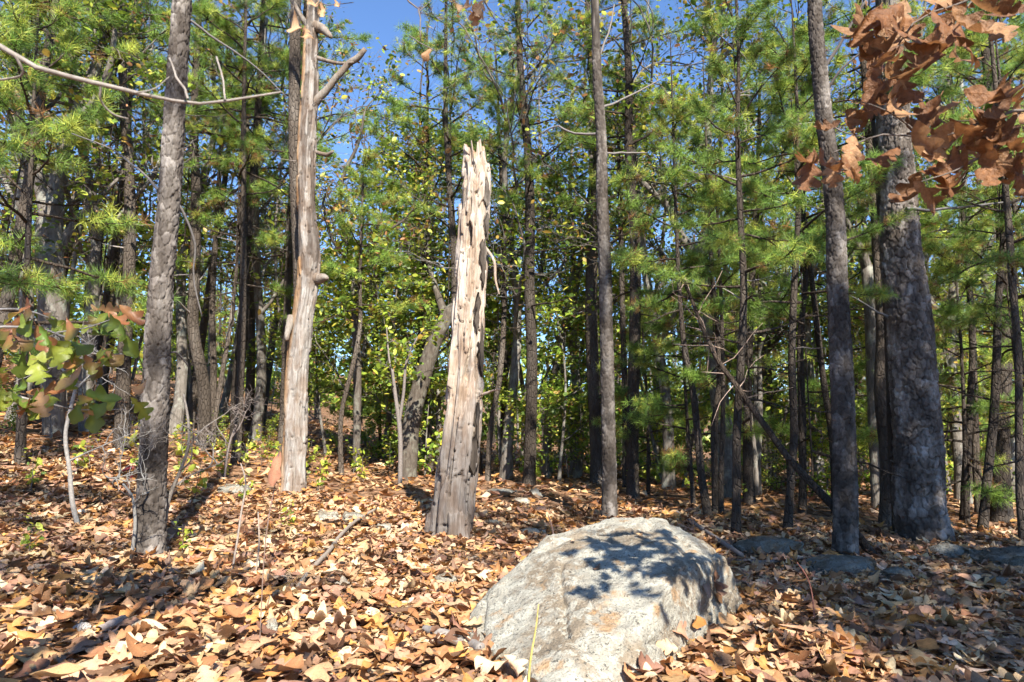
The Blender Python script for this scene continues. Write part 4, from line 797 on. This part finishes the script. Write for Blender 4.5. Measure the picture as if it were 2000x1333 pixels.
# ------------------------------------------------------------------ undergrowth and things on the ground
for q, (px, py) in enumerate([(160, 930), (365, 905), (430, 905), (480, 915), (515, 905), (545, 925), (380, 980), (470, 985), (560, 1040), (620, 960), (690, 900), (740, 895), (690, 925), (860, 890), (955, 900), (990, 925), (1000, 905), (1235, 975), (1290, 950), (1330, 940), (1490, 950), (1560, 950), (1400, 975), (55, 1090), (355, 1090), (1800, 1000), (1775, 985), (1925, 985), (1960, 1010), (265, 930), (600, 915), (575, 935), (1080, 930), (1120, 925), (800, 905), (840, 905), (760, 880), (720, 870), (350, 880), (420, 890), (460, 880), (500, 890), (530, 940), (590, 950), (640, 930), (710, 945), (760, 920), (660, 880), (440, 940), (345, 940), (60, 960), (1060, 905), (1150, 935), (1260, 945), (1450, 985), (1350, 965)]):
    p = gnd(px, py); broad('seedling', p[0], p[1], U(.6, 1.15) * (1 if py < 1000 else .6), 'seedling', 'small green seedling in the litter %s, %s' % (zone(px), 'close' if py > 1000 else 'midway' if py > 920 else 'back'), 'plant', 'seedlings on the forest floor')
for px, py, s in [(815, 900, .8), (850, 880, .7), (985, 915, .55), (520, 880, .4), (1500, 960, .6), (1310, 930, .6), (440, 880, .4), (650, 870, .6), (1250, 940, .5), (720, 860, .7), (30, 850, .4), (280, 850, .4)]:
    p = gnd(px, py); broad('shrub', p[0], p[1], s, 'shrub', 'low bright bush edging the clearing %s' % zone(px), 'shrub', 'bushes edging the clearing')
def stick(name, label, pts, Y=None, c=(.5, .45, .4), cat='stick', lift=0.02, n=8):
    """pts (px,py,width) lying on the ground, or standing at depth Y"""
    if cat in ('stick', 'twig', 'log'): c = tuple(np.array(c) * .6)
    if cat == 'twig': pts = [(a, b, w_ * .65) for a, b, w_ in pts]
    P = []; R = []
    for a, b, w_ in pts:
        p = gnd(a, b) if Y is None else at(a, b, Y); p = p + np.array([0, 0, lift]) if Y is None else p; P.append(p); R.append(w_ / 2 * p[1] / F)
    P = np.array(P); 
    if Y is not None: P[0][2] = float(H(P[0][0], P[0][1])) - .02
    o = P[0].copy(); Q, r = resample(P - o, R, 5 * len(P)); g = Geo(); tube(g, Q, r, n, c, wob=.12); ob = g.build(name, M['twig']); ob.location = o; return tag(ob, label, cat)
stick('stick', 'long pale bent stick lying in the bright foreground leaves', [(570, 1188, 8), (605, 1140, 9), (640, 1100, 9), (668, 1060, 7), (700, 1030, 6), (735, 1008, 4)], c=(.45, .38, .31), lift=.07)
stick('rotten_log', 'grey rotten log with peeling bark at the boulder\'s left foot', [(830, 1252, 14), (860, 1262, 20), (900, 1275, 22), (940, 1292, 18)], c=(.36, .33, .3), cat='log', lift=.05, n=14)
stick('stick', 'short cut stick beside the pine cone at lower left', [(190, 1262, 16), (215, 1250, 17), (240, 1238, 16)], c=(.5, .42, .38), lift=.06, n=10)
stick('stick', 'dark stick across the leaves right of the boulder', [(1400, 1105, 8), (1470, 1112, 8), (1560, 1105, 7), (1610, 1098, 5)], c=(.3, .25, .22), lift=.05)
stick('stick', 'dead stick sloping down behind the boulder\'s right end', [(1320, 1010, 6), (1370, 1045, 8), (1420, 1080, 9), (1450, 1100, 8)], c=(.32, .28, .26), lift=.06)
stick('stick', 'reddish dead branch lying left of the thickest pine', [(1690, 1040, 10), (1740, 1060, 14), (1768, 1085, 14)], c=(.35, .2, .13), lift=.05)
stick('twig', 'bare upright twig between the left pine and the pale dead tree', [(452, 1115, 6), (470, 1010, 6), (478, 930, 5), (470, 905, 3)], 4.1, c=(.45, .38, .32), cat='twig')
stick('twig', 'short upright twig with no leaves in the foreground litter', [(498, 1115, 5), (506, 1060, 5), (504, 1000, 4)], 4.0, c=(.5, .42, .34), cat='twig')
stick('twig', 'dark broken twig standing behind the boulder\'s left shoulder', [(1082, 1045, 6), (1076, 1022, 5), (1070, 1005, 3)], 4.6, c=(.2, .13, .11), cat='twig')
stick('twig', 'thin reddish stem rising from the shaded leaves at right', [(1590, 1160, 5), (1572, 1120, 4), (1556, 1098, 3)], 3.6, c=(.45, .2, .15), cat='twig')
stick('grass_stalk', 'single yellow grass stalk in front of the boulder', [(1030, 1345, 5), (1036, 1290, 4), (1047, 1225, 3), (1052, 1180, 1.5)], 2.35, c=(.45, .38, .12), cat='grass')
# bare saplings at the left
traced_oak('bare white-stemmed sapling near the left frame edge', 5.3, [(160, 1022, 9), (142, 985, 9), (136, 920, 8), (128, 850, 7), (140, 790, 7), (152, 745, 6)], [[(148, 760, 5), (175, 735, 4), (200, 715, 3)], [(150, 750, 5), (125, 725, 4), (95, 700, 3)], [(152, 748, 4), (135, 720, 3), (125, 700, 2)], [(136, 900, 4), (180, 880, 3), (250, 850, 2)]], 0, (1.5, 1.42, 1.3), 'twig', 1, 'sapling')
traced_oak('pale bent twig sapling just right of the left pine', 4.6, [(322, 1000, 7), (335, 960, 7), (352, 920, 6), (368, 870, 6), (366, 810, 5), (358, 770, 4)], [[(366, 880, 4), (395, 840, 3), (430, 815, 2)], [(340, 950, 4), (370, 930, 3), (430, 905, 2)], [(352, 920, 4), (372, 900, 3), (375, 855, 2)]], 0, (1.3, 1.15, 1.0), 'twig', 1, 'sapling', .06)
traced_oak('forked grey twig sapling against the left pine\'s base', 4.35, [(258, 1050, 7), (263, 1000, 6), (258, 970, 5), (240, 945, 4)], [[(260, 985, 3), (278, 965, 2), (285, 930, 2)], [(258, 970, 3), (235, 960, 2), (205, 930, 2)]], 0, (1.3, 1.25, 1.15), 'twig', 1, 'sapling')
traced_oak('spindly bare shrub in front of the black trunk', 8.4, [(440, 880, 5), (452, 855, 4), (462, 830, 4)], [[(452, 856, 3), (470, 830, 3), (480, 805, 2)], [(460, 835, 3), (450, 815, 2), (470, 800, 2)], [(446, 868, 3), (425, 850, 2), (405, 850, 2)]], 0, (1.2, 1.0, .9), 'twig', 1, 'sapling')

# pine cone
def cone():
    p = gnd(155, 1258); t = thing('pine_cone', 'grey open pine cone lying in the leaves at lower left', 'pine cone', (p + np.array([0, 0, .06])).tolist()); t.rotation_euler = (1.35, .1, 1.2)
    g = Geo(); tube(g, np.array([[0, 0, -.045], [0, 0, 0], [0, 0, .045]]), [.01, .014, .006], 8, (.25, .2, .17)); g.build('core', M['twig'], t); gs = Geo(); gs.add(np.array([(-.006, 0, 0), (.006, 0, 0), (.012, .02, .004), (0, .027, .008), (-.012, .02, .004), (0, .014, -.005)]), np.array([(0, 1, 2, 5), (0, 5, 4, 0)])[:1], (.5, .46, .42)); gs.f.append(np.array([(5, 2, 3), (5, 3, 4), (0, 5, 4), (0, 4, 3)])); me = gs.mesh('scale', M['twig'], False)
    for k in range(60):
        f = k / 60; z = -.045 + .09 * f; a = k * 2.4; s = 1.25 * math.sin(math.pi * (.18 + .75 * f)); s_ = link('scale', me, t); s_.matrix_basis = Matrix.Translation((0, 0, z)) @ Matrix.Rotation(a, 4, 'Z') @ Matrix.Rotation(.35 + .5 * f, 4, 'X') @ Matrix.Scale(max(s, .3), 4)
cone()

# ------------------------------------------------------------------ near branches with single leaves
def leaf_pool(cols, kinds, n, curl=1.0, matn='litter'):
    out = []
    for q in range(n):
        g = Geo(); V, Fq = leaf_template(kinds[q % len(kinds)], 21, 5); W = bend_leaf(V, np.array([U(-.4, 1.3) * curl]), np.array([U(-.2, .7) * curl]), np.array([U(-.6, .6) * curl]), np.array([U(.03, .2) * curl]), np.array([U(0, 6)]))[0]
        c0 = np.array(cols[rng.randint(len(cols))]) * U(.8, 1.15); c1 = np.array(cols[rng.randint(len(cols))]); f = (V[:, 1:2] + .5) ** 1.5 * U(0, 1); W[:, 1] += .5
        W[:, 2] += .02 * noise3(W * 7 + q * 3.3, q); g.add(W, Fq, (c0 * (1 - f) + c1 * f) * vein(21, 5)); tube(g, np.array([[0, -.12, .02], [0, -.05, .0], [0, .02, .0]]), [.012, .012, .01], 4, (.35, .2, .1)); out.append(g.mesh('leaf', M[matn]))
    return out
def hang(parent, o, pool, pos, size, droop=.8, face=.5):
    """leaf whose stalk starts at pos, pointing outwards and down"""
    d = Vector((U(-1, 1), U(-.7, .4), U(-1.2, .3) - droop * .3)).normalized(); up = Vector((U(-.5, .5), -face + U(-.6, .6), U(.2, 1.0))); x = d.cross(up).normalized(); z = x.cross(d).normalized()
    m = Matrix((x, d, z)).transposed().to_4x4(); l = link('leaf', pool[rng.randint(len(pool))], parent); l.matrix_basis = Matrix.Translation((np.asarray(pos) - np.asarray(o)).tolist()) @ m @ Matrix.Scale(float(size), 4); return l
def near_oak():
    Y = 1.75; o = onH(2.35, 1.75); t = thing('oak_sapling', 'young oak holding clusters of brown dead leaves, reaching in at top right', 'tree', o.tolist())
    g = Geo(); top = np.array([2.3, 1.7, 3.1]); tube(g, resample(np.array([[0, 0, -.05], [.04, .02, 1.0], [-.02, 0, 1.9], [-.05, -.05, 3.1 - o[2]]]), [.028, .022, .016, .008], 24)[0], np.linspace(.028, .008, 24), 9, (.6, .56, .52)); g.build('trunk', M['oak'], t)
    pool = leaf_pool([(.25, .115, .045), (.20, .088, .034), (.32, .165, .07), (.16, .075, .035), (.38, .22, .11)], (0, 0, 3, 0), 18, 1.2, 'thin')
    br = [[(2560, 380, 14), (2200, 290, 11), (1995, 215, 9), (1930, 235, 7), (1860, 262, 6), (1800, 270, 6), (1720, 264, 5), (1690, 272, 3)], [(2560, -150, 14), (2150, -90, 10), (1960, -30, 8), (1870, 10, 6), (1790, 40, 5), (1745, 110, 4), (1725, 170, 3)], [(1800, 270, 5), (1745, 225, 4), (1700, 205, 3), (1665, 195, 2)], [(1700, 270, 4), (1660, 285, 3), (1625, 300, 2)], [(1995, 215, 6), (1940, 290, 5), (1870, 330, 4), (1800, 355, 3)], [(1960, -30, 5), (1900, 0, 4), (1880, 30, 3)]]
    for pts in br: limb(t, o, pts, (Y, Y - .1) if pts[0][0] < 2100 else (1.75, 1.72), (.42, .36, .32), 'twig', 'branch', 6)
    A = [(1690, 20), (1720, 10), (1770, 0), (1700, 50), (1740, 60), (1780, 40), (1850, 20), (1880, 10), (1860, 50), (1830, 60), (1730, 100), (1760, 110), (1710, 130), (1740, 150), (1900, 30), (1790, 70), (1720, 160), (1685, 60), (1750, 20), (1815, 20), (1845, 80), (1735, 125)]
    Bq = [(1790, 190), (1840, 190), (1880, 200), (1920, 210), (1960, 200), (1990, 220), (1850, 230), (1900, 240), (1940, 250), (1980, 260), (1870, 260), (1920, 280), (1860, 300), (1830, 320), (1800, 345), (1900, 300), (1990, 190), (1950, 290), (2030, 230), (2060, 260), (1985, 300), (1780, 350), (1840, 330), (1960, 240), (1890, 225), (2020, 290), (1930, 265), (2090, 300)]
    Cq = [(1590, 300), (1615, 305), (1640, 310), (1650, 250), (1665, 260), (1660, 200), (1655, 215), (1600, 310)]
    for L, s in ((A + A[::2], (.105, .15)), (Bq + Bq[::2] + [(1770, 230), (1760, 300)], (.10, .145)), (Cq + Cq[::2], (.08, .115))):
        for a, b in L: hang(t, o, pool, at(a + U(-8, 8), b + U(-8, 8), Y + U(-.12, .12)), U(*s))
    # more leaves on the part of this sapling above the picture
    for a, b, cx in ((2.2, 1.2, 1.5), (2.3, 1.6, 1.9), (2.2, 1.3, 1.2)):
        gg = Geo(); e = np.array([cx, .85, 2.55]); st = np.array([0.0, 0, b]); Q, r = resample(np.array([st, (st + e - o) / 2 + np.array([0, 0, .15]), e - o]), [.012, .009, .004], 14); tube(gg, Q, r, 6, (.16, .13, .12)); gg.build('branch', M['twig'], t)
    for k in range(40):
        p = np.array([1.55 + U(-.55, .55), .9 + U(-.4, .35), 2.5 + U(-.2, .35)]); hang(t, o, pool, p, U(.10, .15))
near_oak()
def left_sapling():
    Y = 2.6; o = onH(-2.55, 2.5); t = thing('oak_sapling', 'oak sapling at left edge with green and russet leaves before the trunks', 'tree', o.tolist())
    g = Geo(); tube(g, resample(np.array([[0, 0, -.05], [.03, .02, .7], [.0, 0, 1.4], [.08, -.05, 2.4]]), [.02, .017, .012, .006], 20)[0], np.linspace(.02, .006, 20), 8, (.36, .33, .3)); g.build('trunk', M['twig'], t)
    pool = leaf_pool([(.19, .25, .035), (.12, .19, .03), (.36, .17, .06), (.40, .23, .11), (.26, .29, .04), (.16, .23, .03), (.32, .12, .055)], (1, 0, 3), 14, .9, 'green')
    for pts in ([(-310, 800, 10), (-120, 770, 8), (0, 765, 6), (70, 782, 5), (110, 800, 3)], [(-310, 700, 10), (-100, 650, 8), (40, 640, 6), (110, 650, 5), (180, 690, 4), (250, 690, 3)], [(-310, 600, 9), (-80, 610, 7), (60, 610, 5), (105, 625, 3)], [(110, 650, 4), (170, 640, 3), (215, 625, 2)], [(70, 782, 4), (150, 800, 3), (245, 800, 2)]):
        limb(t, o, pts, (2.5, 2.65), (.95, .9, .84), 'twig', 'branch', 6)
    for a, b in [(60, 600), (85, 615), (40, 615), (15, 640), (25, 660), (70, 640), (100, 655), (120, 640), (135, 670), (150, 665), (175, 690), (200, 685), (215, 690), (190, 700), (165, 710), (150, 720), (225, 680), (205, 615), (220, 625), (235, 610), (195, 640), (10, 755), (30, 770), (50, 775), (75, 770), (90, 780), (20, 780), (5, 765), (60, 790), (160, 780), (180, 785), (190, 775), (240, 790), (255, 780), (45, 690), (60, 700), (230, 660), (5, 680), (-20, 650), (-40, 770)]:
        for q in (0, 1): hang(t, o, pool, at(a + q * U(-14, 14), b - 5 + q * U(-14, 14), Y + U(-.15, .15)), U(.085, .135), .3, .8)
left_sapling()
def overhead():
    o = onH(-1.75, 1.15); t = thing('bare_sapling', 'bare grey sapling branch sweeping across the top left, close to the lens', 'tree', o.tolist())
    g = Geo(); tube(g, resample(np.array([[0, 0, -.05], [.02, .1, .9], [-.02, .12, 1.6], [.05, .1, 2.6]]), [.022, .018, .014, .006], 20)[0], np.linspace(.022, .006, 20), 9, (.34, .31, .28)); g.build('trunk', M['twig'], t)
    for pts in ([(-900, -130, 22), (-300, -20, 18), (0, 88, 14), (60, 122, 13), (190, 163, 12), (262, 182, 11), (330, 194, 9), (400, 201, 8), (470, 194, 7), (548, 179, 5)], [(367, 194, 6), (362, 178, 6), (345, 152, 6), (340, 140, 5), (331, 112, 5)], [(440, 196, 5), (437, 175, 5), (431, 140, 5), (422, 112, 5)], [(196, 170, 7), (200, 200, 5), (215, 220, 5), (250, 232, 3)], [(262, 182, 5), (300, 175, 3), (330, 150, 2)], [(30, 110, 8), (45, 140, 6), (10, 155, 6), (-60, 150, 6)]):
        limb(t, o, pts, (1.25, 1.3), (.78, .70, .62), 'twig', 'branch', 8)
overhead()
def dangling():
    o = onH(-.6, -1.6); t = thing('oak_tree', 'overhanging oak twigs with a few curled tan leaves at top centre', 'tree', o.tolist()); g = Geo()
    tube(g, resample(np.array([[0, 0, -.1], [.05, .05, 1.6], [.0, .3, 3.2], [.1, .6, 4.6]]), [.09, .075, .06, .03], 24)[0], np.linspace(.09, .03, 24), 12, (.8, .78, .74)); g.build('trunk', M['oak'], t)
    for a, b in (((0, .3, 3.1), (730, -260)), ((0, .35, 3.3), (900, -260)), ((0, .3, 3.0), (560, -220))):
        e = at(b[0], b[1], 2.2) - o; s = np.array(a); gg = Geo(); Q, r = resample(np.array([s, (s + e) / 2 + np.array([0, 0, .35]), e]), [.03, .02, .007], 16); tube(gg, Q, r, 7, (.6, .56, .52)); gg.build('limb', M['oak'], t)
    pool = leaf_pool([(.42, .27, .15), (.36, .2, .1), (.48, .32, .19)], (0, 1, 3), 6, 1.5)
    for pts in ([(730, -260, 8), (770, -60, 6), (795, 0, 5), (820, 22, 4), (821, 60, 4), (822, 82, 3)], [(820, 22, 3), (835, 8, 2), (850, -10, 2)], [(900, -260, 8), (915, -100, 5), (940, -10, 4), (960, 30, 3), (975, 50, 2)], [(560, -220, 8), (590, -100, 5), (610, -40, 3), (625, 8, 3), (690, 5, 2)], [(800, 70, 3), (830, 90, 3), (850, 100, 2)], [(940, -10, 3), (890, 0, 2), (882, 5, 2)], [(590, -100, 4), (572, 0, 3), (575, 30, 2)]): limb(t, o, pts, (2.2, 2.2), (.5, .44, .4), 'twig', 'branch', 5)
    for a, b, s in [(882, 5, .10), (930, 5, .085), (938, 0, .08), (845, 92, .06), (575, 30, .11), (590, 55, .07), (628, 5, .06), (605, -5, .07), (655, 0, .04)]: hang(t, o, pool, at(a, b, 2.2), s, 2.5, 1.0)
dangling()
def big_leaf():
    pool = leaf_pool([(.40, .19, .11)], (1,), 1, 1.5); P, R = path([(515, 1075, 2.4), (525, 1010, 2.4), (540, 930, 2), (545, 880, 2)], 2.9); P[0][2] = float(H(P[0][0], P[0][1])) - .02; o = P[0].copy()
    t = thing('seedling', 'single folded reddish-brown leaf on a thin stem before the dead tree', 'plant', o.tolist()); g = Geo(); Q, r = resample(P - o, R, 12); tube(g, Q, r, 6, (.2, .14, .11)); g.build('stem', M['twig'], t)
    l = link('leaf', pool[0], t); d = Vector((-.1, -.25, -1)).normalized(); x = Vector((.9, -.45, 0)).normalized(); z = x.cross(d).normalized(); x = d.cross(z).normalized(); l.matrix_basis = Matrix.Translation((P[-1] - o).tolist()) @ Matrix((x, d, z)).transposed().to_4x4() @ Matrix.Diagonal((.19, .15, .15, 1))
    pool = leaf_pool([(.12, .18, .03), (.08, .13, .03)], (1, 2), 4, .8, 'green'); o = gnd(1785, 1060); t = thing('seedling', 'seedling with broad dark green leaves before the thickest pine', 'plant', o.tolist()); Yb = float(o[1]); limb(t, o, [(1785, 1060, 3), (1788, 1010, 3), (1792, 975, 2)], Yb, (.5, .4, .3), 'twig', 'stem', 5)
    for a, b in ((1775, 985), (1790, 975), (1810, 985), (1800, 995), (1780, 970)): hang(t, o, pool, at(a, b - 8, Yb), .12, .2, .8)
    pool = leaf_pool([(.22, .035, .03), (.17, .03, .028)], (2, 1), 3, .8, 'green'); o = gnd(255, 985); Yb = float(o[1]); t = thing('seedling', 'seedling with deep red leaves left of the left pine', 'plant', o.tolist()); limb(t, o, [(255, 985, 3), (250, 950, 3), (248, 915, 2)], Yb, (.5, .3, .25), 'twig', 'stem', 5)
    for a, b in ((245, 905), (258, 910), (240, 920), (250, 935)): hang(t, o, pool, at(a, b, Yb), .10, .2, .8)
    pool = leaf_pool([(.40, .17, .11), (.34, .13, .09)], (2,), 3, .6); o = gnd(985, 1318); Yb = float(o[1]); t = thing('seedling', 'low plant with five reddish brown leaves at the boulder\'s foot', 'plant', o.tolist()); limb(t, o, [(985, 1318, 4), (987, 1295, 3)], Yb, (.4, .2, .15), 'twig', 'stem', 5)
    for k in range(5): hang(t, o, pool, at(987, 1295, Yb), .095, .1, .3)
big_leaf()

# things of one kind in one place: say which of them it is, counting from the left
def single_out():
    by = {}
    for o in bpy.data.objects:
        if o.parent is None and 'label' in o and 'viewer' not in o['label']: by.setdefault(o['label'], []).append(o)
    words = ['first', 'second', 'third', 'fourth', 'fifth', 'sixth', 'seventh', 'eighth']
    for lab, os_ in by.items():
        if len(os_) < 2: continue
        os_.sort(key=lambda o: o.location.x / max(o.location.y, .1))
        for k, o in enumerate(os_): o['label'] = '%s, %s from left' % (lab.replace(' the ', ' ').replace('in litter ', ''), words[min(k, 7)])
single_out()
